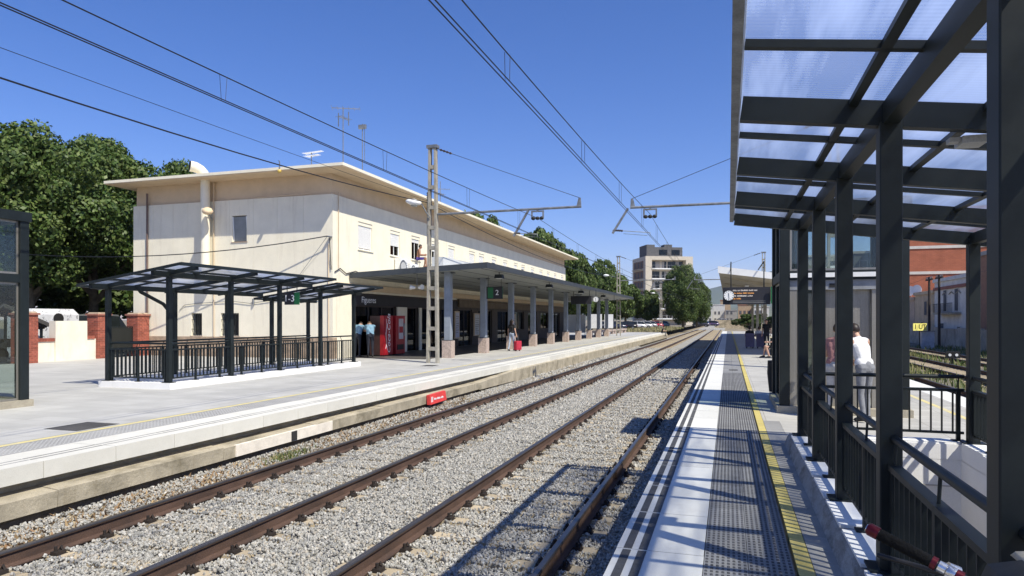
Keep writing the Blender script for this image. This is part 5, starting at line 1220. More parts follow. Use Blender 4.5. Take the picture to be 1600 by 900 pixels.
LT = [(-37, 20.5, 11.3, 11, "leafy plane tree above the left lift tower, nearest the left edge"), (-35, 26.5, 12.0, 10.5, "tall plane tree with the highest top left of the gable, trunk by the white container"),
      (-36.5, 31.5, 12.9, 10, "plane tree with a pointed top, second right of the highest one"), (-34.5, 35.5, 12.0, 8.5, "plane tree standing behind the brick gate pillars"),
      (-36, 39.5, 12.0, 9.5, "plane tree touching the left end of the station roof"), (-37, 45.5, 11.2, 8, "small dark tree top peeping over the roof behind the duct")]
for i, (x, y, h, wd, lb) in enumerate(LT): tree(lb, x, y, h, wd, i, True, 2.7 + (i % 3) * .3, "plane trees left of the station")
BK = [(-46, 22, 10.5, 13, "shaded tree of the back row behind the white container"), (-48, 32, 11, 13, "shaded tree of the back row seen through the gate pillars"), (-50, 42, 11, 13, "shaded back row tree close behind the station roof's left end"), (-52, 54, 11, 14, "deepest shaded tree of the back row, beside the gable"), (-56, 12, 12, 13, "shaded back row tree behind the left lift tower")]
for i, (x, y, h, wd, lb) in enumerate(BK): tree(lb, x, y, h, wd, i + 1, False, .8, "back row of trees left of the station")
FT = [(-33, 86, 17.0, 11, "tree top showing over the middle of the station roof, leftmost"), (-34, 96, 17.6, 10, "second tree top over the station roof, behind the mast's arm"),
      (-30, 104, 17.4, 10, "rounded tree top over the roof below the messenger clamp"), (-28.5, 113, 16.6, 10, "tree above the far end of the station roof"),
      (-25.5, 95, 11.5, 8, "lower tree just past the far corner of the station"), (-25.5, 108, 13.5, 9, "bushy tree past the station's far corner, above the canopy"),
      (-26, 122, 14.8, 9.5, "tree left of the far concrete mast"), (-24, 132, 13.8, 9.5, "tree right behind the far concrete mast"), (-23, 142, 12.6, 9, "tree between the far mast and the apartment block"),
      (-21.5, 150, 10.2, 9, "low tree in front of the apartment block's left face"), (-17.5, 156, 8.6, 8, "low tree under the apartment block's balconies")]
for i, (x, y, h, wd, lb) in enumerate(FT): tree(lb, x, y, h, wd, i, False, 1.2, "row of trees past the station")
tree("large dark round tree in front of the apartment block's right half", -9.2, 150, 13.9, 9.6, 1, True, .6, "row of trees past the station")
tree("narrower tree at the right edge of the large dark round one", -6.6, 156, 10.6, 7, 2, True, .4, "row of trees past the station")

# ================================================================== BEHIND THE LEFT PLATFORM
def brick_pillar(label, x, y, w_=.62, h=1.86):
    root = thing("brick_pillar", label, "pillar", (x, y, 0))
    MB().box(x - w_ / 2 + .01, x + w_ / 2 - .01, y - w_ / 2 + .01, y + w_ / 2 - .01, 0, h).build("mortar_core", MORTAR, root)
    nrow = 24; rh = h / nrow; bl = w_ / 2.5
    bm_ = {}
    def brick(x0, x1, y0, y1, z):
        key = (round(x1 - x0, 3), round(y1 - y0, 3))
        if key not in bm_: bm_[key] = B(-key[0] / 2, key[0] / 2, -key[1] / 2, key[1] / 2, .004, rh - .004).mesh("brick", BRICKR)
        inst("brick", bm_[key], root, ((x0 + x1) / 2, (y0 + y1) / 2, z))
    for r_ in range(nrow):
        z = r_ * rh; a, b = x - w_ / 2, x + w_ / 2; c, d = y - w_ / 2, y + w_ / 2
        o = 0 if r_ % 2 else bl / 2
        # front face (-y) and right face (+x) are the ones in view
        cuts_ = [a] + [a + o + k * bl for k in range(0, 4) if a + .03 < a + o + k * bl < b - .03] + [b]
        for p, q in zip(cuts_[:-1], cuts_[1:]): brick(p + .004, q - .004, c, c + .1, z)
        cuts_ = [c + .1] + [c + .1 + (bl - o) + k * bl for k in range(0, 4) if c + .13 < c + .1 + (bl - o) + k * bl < d - .03] + [d]
        for p, q in zip(cuts_[:-1], cuts_[1:]): brick(b - .1, b, p + .004, q - .004, z)
    MB().box(x - w_ / 2 - .05, x + w_ / 2 + .05, y - w_ / 2 - .05, y + w_ / 2 + .05, h, h + .07).build("cap", BRICKC, root)
    MB().loft([[(x - s, y - s, z), (x + s, y - s, z), (x + s, y + s, z), (x - s, y + s, z)] for s, z in ((w_ / 2 - .01, h + .07), (w_ / 2 - .05, h + .13))][::-1]).build("cap_top", STONE, root)
    return root
brick_pillar("red brick pillar at the edge of the left lift tower", -25.75, 19.25)
brick_pillar("red brick pillar between the cream wall and the dark gate", -26.05, 22.75)
brick_pillar("red brick pillar right of the dark gate, close to the gable", -26.25, 25.0, .66, 1.86)
WALLW = overlay(M("white_wall", (0.74, 0.68, 0.56), 0.85, 0, 0.08, 1.5, grain=0.04), (0.45, 0.33, 0.2), 2.2, (2.5, 2.5, .3), (0.55, 0.8), 0.5)
wv = thing("boundary_wall", "low cream wall with brick coping and a taller block, between two brick pillars", "wall", (-25.9, 21, 0))
B(-26.1, -25.85, 19.57, 20.55, 0, .80).build("wall_block", WALLW, wv); B(-26.1, -25.85, 21.99, 22.43, 0, .86).build("wall_block", WALLW, wv); B(-26.15, -25.80, 20.56, 21.98, 0, 1.62).build("tall_block", WALLW, wv)
cb_ = B(-.16, .16, .003, .117, 0, .13).mesh("coping_brick", BRICKR)
for y in [19.58 + .12 * i for i in range(8)]: inst("coping_brick", cb_, wv, (-25.97, y, .80))
for y in [21.99 + .12 * i for i in range(3)]: inst("coping_brick", cb_, wv, (-25.97, y, .86))
gt = thing("iron_gate", "dark iron gate leaf between two brick pillars", "gate", (-26.2, 23.9, 0))
B(-26.22, -26.18, 23.1, 24.65, .12, .16).build("frame_bar", ANTH, gt); B(-26.22, -26.18, 23.1, 24.65, 1.32, 1.36).build("frame_bar", ANTH, gt)
for i in range(12): B(-26.212, -26.188, 23.12 + i * .137, 23.15 + i * .137, .16, 1.32).build("gate_bar", ANTH, gt)
B(-26.19, -26.185, 23.4, 24.6, .2, 1.3).build("mesh_sheet", M("gate_sheet", (0.012, 0.014, 0.012), .8), gt)
ct = thing("container", "white graffiti-marked container with a round dark opening behind the cream wall", "container", (-28.6, 23, 0))
cm = overlay(M("marked_white", (0.62, 0.62, 0.62), 0.6, 0, 0.1), (0.10, 0.10, 0.11), 7, (1, 1, 1), (0.56, 0.62), 0.9)
MB().loft([[(-29.6, 21.3, 0.1), (-28.2, 21.3, .1), (-28.2, 23.6, .1), (-29.6, 23.6, .1)], [(-29.6, 21.3, 1.9), (-28.2, 21.3, 1.9), (-28.2, 23.6, 1.9), (-29.6, 23.6, 1.9)], [(-29.5, 21.5, 2.15), (-28.3, 21.5, 2.15), (-28.3, 23.4, 2.15), (-29.5, 23.4, 2.15)]][::-1]).build("body", cm, ct)
MB().tube([(-28.21, 22.6, 1.72), (-28.17, 22.6, 1.72)], .24, 16).build("round_opening", BLACK, ct)
bd = thing("sloping_boards", "dark sloping boards leaning behind the cream wall beside the container", "boards", (-27.6, 20.6, 0))
for i in range(4): MB().beam((-27.5 - i * .12, 19.7, 2.25 - i * .05), (-27.5 - i * .12, 21.6, 1.45 - i * .05), .10, .16).build("board", M("dark_board", (0.07, 0.065, 0.06), .7), bd)
for y, z in ((19.9, 2.1), (21.4, 1.5)): MB().box(-27.75, -27.65, y, y + .06, 0, z - .2).build("leg", ANTH, bd)
scm = thing("scooter", "black and white scooter parked behind the low cream wall", "scooter", (-27.2, 20.0, 0))
for y in (19.4, 20.6): MB().tube([(-27.25, y, .28), (-27.15, y, .28)], .27, 14).build("wheel", BLACK, scm)
MB().loft([[(-27.2 + a * w_, y, z + b * h_) for a, b in ((-1, -1), (1, -1), (1, 1), (-1, 1))] for y, z, w_, h_ in ((19.3, .62, .08, .08), (19.5, .72, .16, .14), (19.9, .72, .17, .10), (20.1, .42, .16, .06), (20.4, .42, .14, .06))]).build("body", BLACK, scm)
MB().loft([[(-27.2 + a * w_, y, z + b * h_) for a, b in ((-1, -1), (1, -1), (1, 1), (-1, 1))] for y, z, w_, h_ in ((20.4, .42, .16, .1), (20.5, .7, .2, .22), (20.45, 1.0, .16, .12), (20.4, 1.12, .1, .05))]).build("front_shield", WHITEP, scm)
MB().tube([(-27.55, 20.38, 1.12), (-26.85, 20.38, 1.12)], .02, 6).build("handlebar", BLACK, scm); MB().box(-27.33, -27.07, 19.35, 19.95, .84, .92).build("seat", BLACK, scm)

# ================================================================== VEHICLES
def car(label, x, y, yaw, paint, kind='car', group="cars parked past the station"):
    root = thing("parked_car" if kind == 'car' else "van", label, "car" if kind == 'car' else "van", (0, 0, 0), group)
    if kind == 'car':
        L, Wd = 4.1, .84
        body = [(-2.05, .38, .62, .70), (-1.95, .25, .80, .80), (-1.2, .22, .93, .84), (.4, .22, .95, .84), (1.2, .22, .88, .84), (1.85, .25, .72, .80), (2.05, .36, .58, .68)]
        gl = [(-1.9, .84, .84, .70), (-1.45, .90, 1.36, .66), (-.4, .94, 1.47, .66), (.35, .94, 1.40, .66), (1.2, .88, .90, .72)]
    else:
        L, Wd = 5.0, .95
        body = [(-2.5, .45, 1.0, .85), (-2.4, .28, 1.15, .93), (-1, .25, 1.15, .95), (1.2, .25, 1.12, .95), (2.2, .28, .98, .90), (2.5, .4, .75, .78)]
        gl = [(-2.45, 1.1, 1.12, .90), (-2.3, 1.12, 1.92, .84), (-.5, 1.14, 2.0, .84), (.9, 1.12, 1.95, .82), (1.75, 1.05, 1.08, .86)]
    m = MB(); m.smooth = True
    m.loft([[(-wd, yy, (z0 + z1) / 2), (-wd * .93, yy, z0), (wd * .93, yy, z0), (wd, yy, (z0 + z1) / 2), (wd * .97, yy, z1), (-wd * .97, yy, z1)] for yy, z0, z1, wd in body][::-1]); m.build("body", paint, root)
    m = MB(); m.loft([[(-wd * 1.12, yy, z0), (wd * 1.12, yy, z0), (wd * .98, yy, z1), (-wd * .98, yy, z1)] for yy, z0, z1, wd in gl][::-1]); m.build("windows", M("car_glass", (0.02, 0.024, 0.028), 0.1), root)
    m = MB(); g = gl[1:-1]; m.loft([[(-wd * 1.0, yy, z1 - .05), (wd * 1.0, yy, z1 - .05), (wd * .95, yy, z1 + .025), (-wd * .95, yy, z1 + .025)] for yy, z0, z1, wd in g][::-1]); m.build("roof", paint, root)
    for s in (-1, 1):
        for i in range(len(gl) - 1):
            if i in (0, len(gl) - 2) or i == 2: MB().beam((s * gl[i][3] * 1.125, gl[i][0], gl[i][1]), (s * gl[i + (0 if i == 2 else 1)][3] * (1.0 if i != 2 else 1.0), gl[i + (0 if i == 2 else 1)][0], gl[i + (0 if i == 2 else 1)][2]), .05, .08).build("pillar", paint, root)
        for yy in (-L * .31, L * .31):
            wh = MB().tube([(s * (Wd - .18), yy, .31), (s * (Wd + .01), yy, .31)], .31, 16).build("wheel", BLACK, root); MB().tube([(s * (Wd + .01), yy, .31), (s * (Wd + .02), yy, .31)], .19, 12).build("rim", GALV, wh)
        B(s * .45, s * .72, L / 2 - .12, L / 2 - .03, .56, .68).build("headlight", GLASS, root); B(s * .5, s * .75, -L / 2 + .02, -L / 2 + .09, .68, .82).build("tail_light", RED, root)
    root.location = (x, y, -.03); root.rotation_euler = (0, 0, yaw); return root
def paint(n, c): return M("car_paint_" + n, c, 0.25, 0.2, 0.03, 1, grain=0, spec=.6)
CARS = [(-17.6, 110, 100, "dark_blue", (0.03, 0.035, 0.06), "dark blue parked car at the far end of the canopy columns"), (-16.9, 118, 95, "black", (0.02, 0.02, 0.022), "black parked car beside the dark blue one"),
        (-16.2, 125, 100, "white", (0.62, 0.62, 0.62), "white parked car right of the two dark ones"), (-15.8, 132, 97, "pearl", (0.55, 0.55, 0.54), "off white parked car right behind the white one"),
        (-15.6, 139, 98, "silver", (0.36, 0.37, 0.38), "silver parked car left of the red one"), (-14.6, 141, 95, "red", (0.45, 0.03, 0.06), "small red parked car in front of the trees"),
        (-14.2, 152, 92, "pale_green", (0.42, 0.47, 0.44), "pale green parked car right of the red one"), (-20.5, 112, 95, "grey", (0.15, 0.15, 0.16), "grey parked car behind the far canopy columns")]
for x, y, yw, n, c, lb in CARS: car(lb, x, y, R(yw), paint(n, c))
car("dark car parked in the shade by the large round tree", -6.2, 170, R(80), paint("slate", (0.06, 0.06, 0.08))); car("dark violet car in the shade right of the large round tree", -4.2, 178, R(85), paint("violet", (0.08, 0.06, 0.12)))
car("white van standing at the crossing where the tracks vanish", -3.0, 262, R(92), paint("van_white", (0.7, 0.7, 0.7)), 'van', None)
car("white van parked under the trees behind the left boundary wall", -34, 29.5, R(20), paint("van_grey", (0.25, 0.25, 0.26)), 'van', None)

# ================================================================== FAR BUILDINGS
AP = thing("apartment_building", "six storey apartment block with balconies and a dark penthouse", "building", (0, 0, 0))
APC = M("apartment_cream", (0.53, 0.475, 0.39), 0.85, 0, 0.06, 1); APD = M("apartment_dark", (0.10, 0.10, 0.105), 0.8); APB = M("apartment_brick", (0.22, 0.14, 0.10), 0.85, 0, 0.1, 2)
B(0, 15, 1.8, 13, 0, 21.0).build("core", APC, AP); B(0, 2.0, 0, 1.8, 0, 21.0).build("side_wall", APC, AP); B(12.8, 15, 0, 1.8, 0, 21.0).build("side_wall", APC, AP); B(2.0, 12.8, 0, 1.8, 19.9, 21.0).build("top_beam", APC, AP)
for k in range(6):
    z = 1.8 + k * 3.05
    B(2.0, 12.8, -.25, 1.8, z, z + .28).build("balcony_slab", WHITEP, AP)
    rl = B(2.02, 12.78, -.22, -.19, z + 1.15, z + 1.22).build("balcony_rail", GALV, AP)
    for i in range(0, 11): B(2.1 + i * 1.06, 2.16 + i * 1.06, -.22, -.19, z + .28, z + 1.15).build("rail_post", GALV, rl)
    for i, (a, b) in enumerate(((2.3, 5.0), (5.8, 7.2), (7.6, 12.4))):
        w_ = B(a, b, 1.72, 1.79, z + .35, z + 2.5).build("window", APD, AP); n = max(2, int((b - a) / 1.0))
        for q in range(n): B(a + .05 + q * (b - a) / n, a + (q + 1) * (b - a) / n - .05, 1.70, 1.715, z + .42, z + 2.45).build("pane", GLASSD if (i + q + k) % 3 else M("curtain", (0.34, 0.32, 0.3), .8), w_)
for k in range(6):
    z = 1.8 + k * 3.05
    B(-.06, -.003, 1.5, 12, z, z + .3).build("facade_band", APC, AP); B(-.05, -.002, 2, 11.6, z + .4, z + 2.7).build("facade_brick", APB, AP)
    for y in (3, 6, 9): 
        w_ = B(-.08, -.052, y, y + 1.4, z + .8, z + 2.3).build("window", APD, AP); B(-1.0, -.085, y - .4, y + 1.8, z + .05, z + .25).build("balcony_slab", APC, AP)
B(1.8, 12.5, 2.2, 10, 21.003, 24.0).build("penthouse", APD, AP); B(1.0, 3.6, 2.0, 9, 21.003, 24.7).build("stair_block", APD, AP)
for a in (5, 9.0): B(a, a + 2.6, 2.15, 2.19, 21.6, 23.2).build("penthouse_window", GLASSD, AP)
MB().box(7, 9.5, 3, 6, 24.003, 24.9).build("roof_plant", APD, AP)
AP.location = (-23.9, 209, 0); AP.rotation_euler = (0, 0, R(25))
def house(label, x0, x1, y0, y1, h, mat, wins, zb=-1.0, roof=None, face='y', parapet=True):
    root = thing("house", label, "house", (x0, y0, zb))
    B(x0, x1, y0, y1, zb, h).build("wall", mat, root)
    if parapet: B(x0 - .15, x1 + .15, y0 - .15, y1 + .15, h, h + .35).build("parapet", roof or mat, root)
    for (u, z, w_, hh) in wins:
        if face == 'y':
            f = B(u - .08, u + w_ + .08, y0 - .05, y0 - .003, z - .08, z + hh + .08).build("window", mat if roof is None else roof, root); B(u, u + w_, y0 - .075, y0 - .052, z, z + hh).build("pane", APD, f)
        else:
            f = B(x0 - .06, x0 - .003, u - .1, u + w_ + .1, z - .1, z + hh + .1).build("window", roof or mat, root); B(x0 - .085, x0 - .062, u, u + w_, z, z + hh).build("pane", APD, f)
    return root
WH = M("house_white", (0.55, 0.53, 0.49), 0.85, 0, 0.08, 1); OC = M("house_ochre", (0.42, 0.30, 0.19), 0.85, 0, 0.1, 1); GR = M("house_grey", (0.34, 0.32, 0.29), 0.85, 0, 0.1, 1); TILE = M("roof_tile", (0.32, 0.15, 0.09), 0.85, 0, 0.15, 4)
FH = [(-13, -6.5, 300, 312, 6.5, WH, "pale house left of the vanishing tracks, behind the big tree's foot"), (-6.3, -1.5, 310, 320, 8.0, WH, "tall white house straight behind the white van"), (-1.2, 3.5, 305, 316, 5.5, GR, "low grey house right of the vanishing tracks"),
      (3.8, 9, 290, 300, 7.5, OC, "ochre house behind the right platform canopy"), (9.3, 15, 280, 292, 6.5, WH, "white house farthest right behind the canopy columns"), (-3.5, 1, 330, 340, 10.5, OC, "reddish tall house peeping over the low houses"), (-22, -13.5, 310, 320, 7, GR, "grey house hidden behind the tree row")]
for x0, x1, y0, y1, h, mt, lb in FH:
    n = int((x1 - x0) / 1.6); house(lb, x0, x1, y0, y1, h, mt, [(x0 + .5 + i * 1.6, z, .8, 1.3) for i in range(n) for z in (1.0, 4.0) if z + 1.4 < h], roof=TILE if mt is OC else None)
BUSH = [(3.6, 138, 3.0, 3.8, "larger bush on the waste ground under the departure board's clock"), (5.0, 130, 2.0, 3.0, "low bush behind the far canopy columns, left of the ochre house"),
        (6.5, 160, 3.4, 4.5, "tall bush in front of the ochre house on the waste ground"), (9.0, 145, 2.6, 4.0, "bush between the far canopy columns and the lift tower"), (12.0, 155, 3.0, 4.4, "bush on the waste ground hidden behind the lift tower's glass"), (2.2, 205, 2.2, 3.6, "far small bush at the foot of the rubble wall")]
for i, (x, y, h, wd, lb) in enumerate(BUSH): tree(lb, x, y, h, wd, i, False, .0, "bushes on the waste ground", "bush")
B(-4, 16, 222, 222.4, -1, 1.6).build("rubble_wall", overlay(M("rubble", (0.45, 0.37, 0.25), 0.9, 0, 0.3, 1.2, bump=.5, bscale=3), (0.2, 0.17, 0.11), .8, (1, 1, 1), (.5, .6), .7)); tag(bpy.data.objects["rubble_wall"], "buff rubble wall across the end of the right platform", "wall")
# mountain range
def ridge(name, y, x0, x1, h0, seed, mat, n=60, dep=900):
    r = random.Random(seed); v = []; f = []; ph = [r.uniform(0, 6) for _ in range(6)]
    for j in range(9):
        for i in range(n + 1):
            x = x0 + (x1 - x0) * i / n; t = i / n
            h = h0 * (.62 + .2 * math.sin(t * 9 + ph[0]) + .1 * math.sin(t * 23 + ph[1]) + .05 * math.sin(t * 51 + ph[2]))
            e = (j / 8); prof = math.sin(min(1, e * 1.1) * math.pi / 2) if j < 8 else .2
            v.append((x + 60 * math.sin(j * 2 + i), y + dep * e, -30 + (h + 30) * prof * (1 + .06 * math.sin(i * 1.7 + j * 2.3))))
    for j in range(8):
        for i in range(n): a = j * (n + 1) + i; f.append((a, a + 1, a + n + 2, a + n + 1))
    m = MB(); m.smooth = True; m.add(v, f); return struct(m.build(name, mat))
ridge("hills", 7600, -6000, 5000, 640, 4, M("hill_scrub", (0.075, 0.09, 0.045), 0.95, 0, 0.3, .004, grain=0))
ridge("hills", 4300, -3200, 3500, 100, 9, M("near_hill_scrub", (0.10, 0.105, 0.055), 0.95, 0, 0.3, .006, grain=0))

# ================================================================== RIGHT OF THE RAILWAY
rw = thing("boundary_wall", "weathered grey wall along the tracks below the houses on the right", "wall", (19.6, 60, -1))
GW_ = overlay(M("grey_wall", (0.42, 0.38, 0.31), 0.9, 0, 0.25, 1, bump=.4, bscale=8), (0.15, 0.13, 0.1), .9, (1, 1, .3), (.5, .7), .7)
for k in range(12): B(19.5, 19.75, 34 + k * 6 + .01, 40 + k * 6 - .01, -1, .85 + .1 * (k % 2)).build("wall_bay", GW_ if k not in (3, 4) else CONC, rw)
HB = house("white two storey house with an iron balcony facing the tracks", 21, 30, 72.5, 83, 5.6, M("dull_white", (0.76, 0.72, 0.65), 0.85, 0, 0.12, 1), [(75, 2.55, .95, 2.1), (78.6, 2.55, .95, 2.1), (74.4, .2, .8, .8), (79.6, .0, .9, 1.3)], face='x')
B(20.85, 20.98, 72.5, 83, 4.75, 5.05).build("cornice", BRICKC, HB); B(20.2, 20.98, 74.2, 80.6, 2.2, 2.38).build("balcony_slab", CONC, HB); br_ = B(20.22, 20.26, 74.2, 80.6, 3.25, 3.3).build("balcony_rail", ANTH, HB)
for i in range(22): B(20.225, 20.255, 74.25 + i * .3, 74.28 + i * .3, 2.38, 3.25).build("balcony_bar", ANTH, br_)
for y in (74.2, 76.4, 78.6): MB().tube([(20.95, y, 4.2), (20.93, y + .6, 4.45), (20.93, y + 1.4, 4.2)], .05, 5).build("stucco_swag", CONC, HB)
house("tall brown brick house at the right edge of the shelter gap", 21, 30, 52, 72.3, 7.2, M("brown_brick", (0.32, 0.17, 0.105), 0.85, 0, 0.15, 3), [(56, 3.2, 2.2, 2.2), (63, 3.2, 1.8, 2.2), (57, .2, 1.6, 1.4), (69.5, .3, 1.1, 1.2), (69.6, 3.4, 1.0, 1.8)], face='x', roof=GR)
house("low ochre house left of the white balcony house", 21, 30, 83.2, 91, 4.5, M("dull_ochre", (0.60, 0.46, 0.30), 0.85, 0, 0.15, 1), [(84.5, .6, .8, .8), (87.2, .6, .9, .8), (85.8, 2.2, .9, 1.5)], face='x')
house("brownish house with a small dark window left of the low ochre one", 21, 30, 91.2, 102, 4.0, M("dull_brown", (0.55, 0.42, 0.31), 0.85, 0, 0.15, 1), [(93.5, 1.8, .9, 1.9), (97.6, 1.8, .9, 1.9)], face='x')
RB = thing("red_building", "big red brick block with pale bands behind the houses on the right", "building", (27, 106, -1))
RBM = joints(M("red_block_brick", (0.37, 0.125, 0.07), 0.85, 0, 0.15, .6, grain=.05), .5, .16, (.75, .7, .66), .02, .5, (R(90), 0, 0)); B(22.9, 62, 106, 124, -1, 17).build("wall", RBM, RB)
for z in (7.9, 11.4, 14.6): B(22.8, 62.1, 105.9, 106.0, z, z + .38).build("band", WH, RB)
for i in range(5):
    for z in (12.4, ): w_ = B(32 + i * 6, 33.2 + i * 6, 105.93, 105.995, z, z + 1.4).build("window", WH, RB); B(32.1 + i * 6, 33.1 + i * 6, 105.9, 105.925, z + .1, z + 1.3).build("pane", APD, w_)
for i, (y, dx) in enumerate(((92, 22), (95, 24))):
    t = thing("satellite_dish", "white satellite dish on the brownish roof, " + ("left one" if i else "right one"), "satellite dish", (21.5, y, 4.35)); MB().tube([(21.5, y, 4.35), (21.5, y, 5.0)], .04, 6).build("pole", GALV, t); MB().tube([(21.45, y - .1, 5.2), (21.35, y - .2, 5.22)], [.55, .62], 16).build("dish", WHITEP, t)
G2 = house("grey apartment block seen through the lift's upper glass", 13, 21.5, 128, 140, 12.5, GR, [(14 + i * 2.4, z, 1.2, 1.5) for i in range(3) for z in (1.5, 4.6, 7.7, 10.4)], roof=WH)
house("dark slate coloured block right of the grey apartment block", 17.8, 22.3, 112, 124, 11.5, M("slate_wall", (0.10, 0.105, 0.11), .8, 0, .1, 1), [(18.6 + i * 2.0, z, 1.0, 1.4) for i in range(2) for z in (3, 6, 9)], roof=GR)
for i, (y, h) in enumerate(((76.5, 7.2), (73.2, 7.2))):
    t = thing("utility_pole", "dark wooden utility pole before the houses, " + ("right of the pair" if i else "left of the pair"), "utility pole", (18.9, y, -1)); MB().tube([(18.9, y, -1), (18.9, y, h - 1.3)], [.13, .10], 8).build("pole", M("creosote", (0.045, 0.035, 0.03), .8), t)
    MB().box(18.83, 18.97, y - 1.1, y + 1.1, h - 1.65, h - 1.5).build("crossarm", MATS["creosote"], t)
    for q in (-.9, -.4, .4, .9): MB().tube([(18.9, y + q, h - 1.5), (18.9, y + q, h - 1.3)], .05, 6).build("insulator", GALV, t)
wire("thin dark wire strung along the utility poles before the houses", sag((18.9, 40, 5.9), (18.9, 73.2, 5.9), .5) + sag((18.9, 76.5, 5.9), (18.9, 110, 5.9), .5), .012)
sg_ = thing("track_sign", "small yellow sign reading 1 UT on a post by the weedy tracks", "sign", (15.95, 67.4, -1)); B(15.27, 16.63, 67.4, 67.46, .72, 1.36).build("plate", M("sign_yellow", (0.92, 0.80, 0.22), .5), sg_); text("lettering", "1 UT", .58, BLACK, sg_, (15.95, 67.39, 1.04)); MB().tube([(15.95, 67.45, -1), (15.95, 67.45, .72)], .04, 6).build("post", ANTH, sg_)
sg_.rotation_euler = (0, 0, R(28))
cbn = thing("signal_cabinet", "pale grey equipment cabinet beside the yellow sign", "cabinet", (16.75, 68.5, -1)); B(16.25, 17.25, 68.2, 68.9, -.9, .6).build("case", M("cabinet_grey", (0.42, 0.45, 0.50), .5), cbn); B(16.2, 17.3, 68.15, 68.95, .6, .67).build("lid", GALV, cbn); B(16.2, 17.3, 68.15, 68.95, -1, -.9).build("foot", CONC, cbn)
sw = thing("signal_lamp", "dark low shunting signal among the right hand tracks", "signal", (12.3, 45, -.9)); MB().tube([(12.3, 45, -.9), (12.3, 45, -.55)], .05, 6).build("post", ANTH, sw); B(11.95, 12.65, 44.9, 45.1, -.55, -.15).build("case", BLACK, sw)
for s in (-.17, .17): MB().tube([(12.3 + s, 44.89, -.35), (12.3 + s, 44.87, -.35)], .08, 10).build("lens", WHITEP, sw)

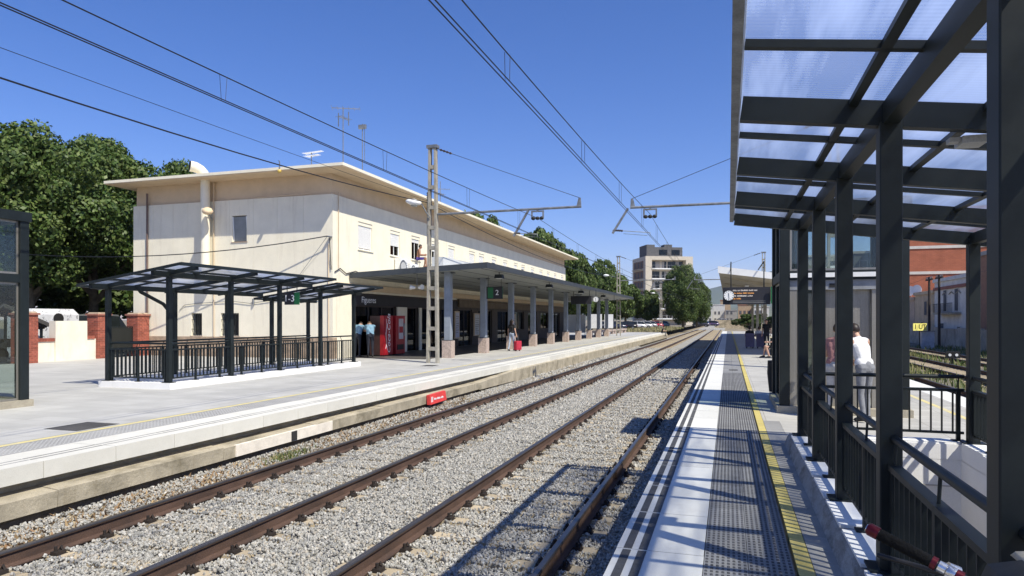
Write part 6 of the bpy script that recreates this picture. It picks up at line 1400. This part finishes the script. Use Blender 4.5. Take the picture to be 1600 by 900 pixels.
# ================================================================== BICYCLE IN THE CORNER
BK_ = thing("bicycle", "black bicycle with red-ringed grips parked at the bottom right corner", "bicycle", (.95, 1.35, 0))
REDR = M("anodised_red", (0.10, 0.009, 0.015), 0.3, 0.5, 0.1); SILV = M("polished_alloy", (0.65, 0.65, 0.66), 0.22, 0.9, 0.05); GRIPM = M("grip_rubber", (0.007, 0.007, 0.007), .9, spec=.15, bump=.4, bscale=120); FRM = M("bike_black", (0.015, 0.015, 0.017), .35)
def build_bike():
    root = BK_
    # handlebar from the left grip end (p0) to the stem, mirrored to the right grip
    p0 = Vector((.340, 1.944, 1.135)); st = Vector((.631, 1.815, 1.015)); d = (st - p0); 
    dn = d.normalized(); L = d.length
    def at(s): return p0 + dn * s
    MB().tube([at(-.002), at(.004)], [.010, .013], 14).build("end_cap", SILV, root)
    MB().tube([at(.0), at(.006), at(.028)], [.012, .0165, .0165], 14).build("lock_ring", REDR, root)
    g = MB(); ss = [.03 + i * .005 for i in range(25)]; g.tube([at(s) for s in ss], [.0155 if i % 2 else .0145 for i in range(25)], 14); g.build("grip", GRIPM, root)
    MB().tube([at(.152), at(.164)], .0165, 14).build("lock_ring", REDR, root)
    MB().tube([at(.168), at(.185)], .0145, 12).tube([at(.185), at(.188), at(.205)], [.011, .016, .015], 12).build("brake_clamp", SILV, root)
    MB().tube([at(.206), at(.222)], .0155, 12).build("shifter_ring", REDR, root)
    MB().tube([at(.0), at(L)], .011, 10).build("handlebar", FRM, root)
    c = at(.19); MB().tube([c + Vector((0, .02, -.012)), c + Vector((-.02, .05, -.02)), c + Vector((-.07, .065, -.012)), c + Vector((-.14, .075, .0))], [.009, .008, .007, .006], 8).build("brake_lever", FRM, root)
    MB().tube([c + Vector((.005, .025, 0)), c + Vector((.03, .03, -.01))], .014, 10).build("lever_body", SILV, root)
    q0 = at(.24); MB().tube([q0 + Vector((0, .02, 0)), q0 + Vector((.03, .07, -.01)), q0 + Vector((.09, .09, -.08)), q0 + Vector((.12, .05, -.25))], .003, 6).build("cable", BLACK, root)
    # right half of the bar
    e = st + dn * .33; MB().tube([st, e], .011, 10).build("handlebar", FRM, root); MB().tube([e - (e - st).normalized() * .13, e], .017, 12).build("grip", GRIPM, root)
    # stem, fork, frame, wheels, saddle
    ax = Vector((.98, .86, -.0)).normalized() if False else (Vector((.45, .89, 0))).normalized()      # forward direction
    fw_ = ax * .36; hub = st + fw_ + Vector((0, 0, -.70)); hub.z = .34
    MB().tube([st, st + ax * .05 + Vector((0, 0, -.05)), st + ax * .08 + Vector((0, 0, -.22))], .018, 10).build("stem", FRM, root)
    sd = Vector((-ax.y, ax.x, 0)); hd_ = st + ax * .08 + Vector((0, 0, -.22))
    for s in (-1, 1): MB().tube([hd_ + sd * s * .05, hub + sd * s * .06], .015, 8).build("fork_leg", FRM, root)
    bb = st - ax * .42; bb.z = .30; se = st - ax * .58; se.z = .78; rh = st - ax * .86; rh.z = .34
    for a, b in ((hd_, bb), (hd_ + Vector((0, 0, .08)), se), (se, bb)): MB().tube([a, b], .018, 8).build("frame_tube", FRM, root)
    for s in (-1, 1):
        MB().tube([se + sd * s * .03, rh + sd * s * .06], .010, 6).build("seat_stay", FRM, root); MB().tube([bb + sd * s * .03, rh + sd * s * .06], .010, 6).build("chain_stay", FRM, root)
    MB().tube([se, se + Vector((0, 0, .16))], .014, 8).build("seat_post", SILV, root)
    s0 = se + Vector((0, 0, .18)); MB().loft([[s0 + ax * t + sd * w_, s0 + ax * t + sd * w_ * .8 + Vector((0, 0, .04)), s0 + ax * t - sd * w_ * .8 + Vector((0, 0, .04)), s0 + ax * t - sd * w_] for t, w_ in ((-.14, .07), (-.05, .075), (.05, .03), (.14, .018))]).build("saddle", BLACK, root)
    for h in (hub, rh):
        n = 36; ring = [h + (ax * math.cos(2 * math.pi * i / n) + Vector((0, 0, 1)) * math.sin(2 * math.pi * i / n)) * .315 for i in range(n + 1)]
        w_ = MB().tube(ring, .022, 8, caps=False).build("wheel", BLACK, root); ring2 = [h + (p - h) * .93 for p in ring]; MB().tube(ring2, .009, 6, caps=False).build("rim", SILV, w_)
        for i in range(0, 36, 2): MB().tube([h, ring2[i]], .0015, 3).build("spoke", SILV, w_)
build_bike()
bag = thing("bag", "black bag with a cream fabric top hanging at the bicycle's handlebar", "bag", (.93, 2.0, .6))
m = MB(); m.smooth = True
m.loft([[(.81 + a * s, 1.98 + b * s * 1.2, z) for a, b in ((-.2, -.1), (0, -.13), (.2, -.1), (.22, .1), (0, .12), (-.2, .1))] for z, s in ((.62, .8), (.75, 1.0), (.92, 1.0), (1.03, .82), (1.06, .5))][::-1]).build("body", BLACK, bag)
m = MB(); m.smooth = True; m.loft([[(.84 + a * s, 1.98 + b * s * 1.2 + .02, z + .015 * math.sin(9 * a + z * 40)) for a, b in ((-.16, -.1), (0, -.13), (.18, -.1), (.2, .1), (0, .12), (-.16, .1))] for z, s in ((1.045, .84), (1.075, .78), (1.09, .55), (1.085, .3))][::-1]).build("fabric_top", cloth("cream_fabric", (0.52, 0.46, 0.34)), bag)
# ================================================================== AIR
hz = bpy.data.materials.new("haze_air"); hz.use_nodes = True; hn = hz.node_tree; hn.nodes.remove(hn.nodes["Principled BSDF"])
pv = hn.nodes.new("ShaderNodeVolumePrincipled"); pv.inputs["Color"].default_value = (0.72, 0.84, 1.0, 1); pv.inputs["Density"].default_value = 6e-5; pv.inputs["Anisotropy"].default_value = 0.2
hn.links.new(pv.outputs[0], hn.nodes["Material Output"].inputs["Volume"])
stuff(MB().box(-9600, 9600, -3200, 9600, -2.1, 660).build("haze", hz))
S.cycles.volume_bounces = 0
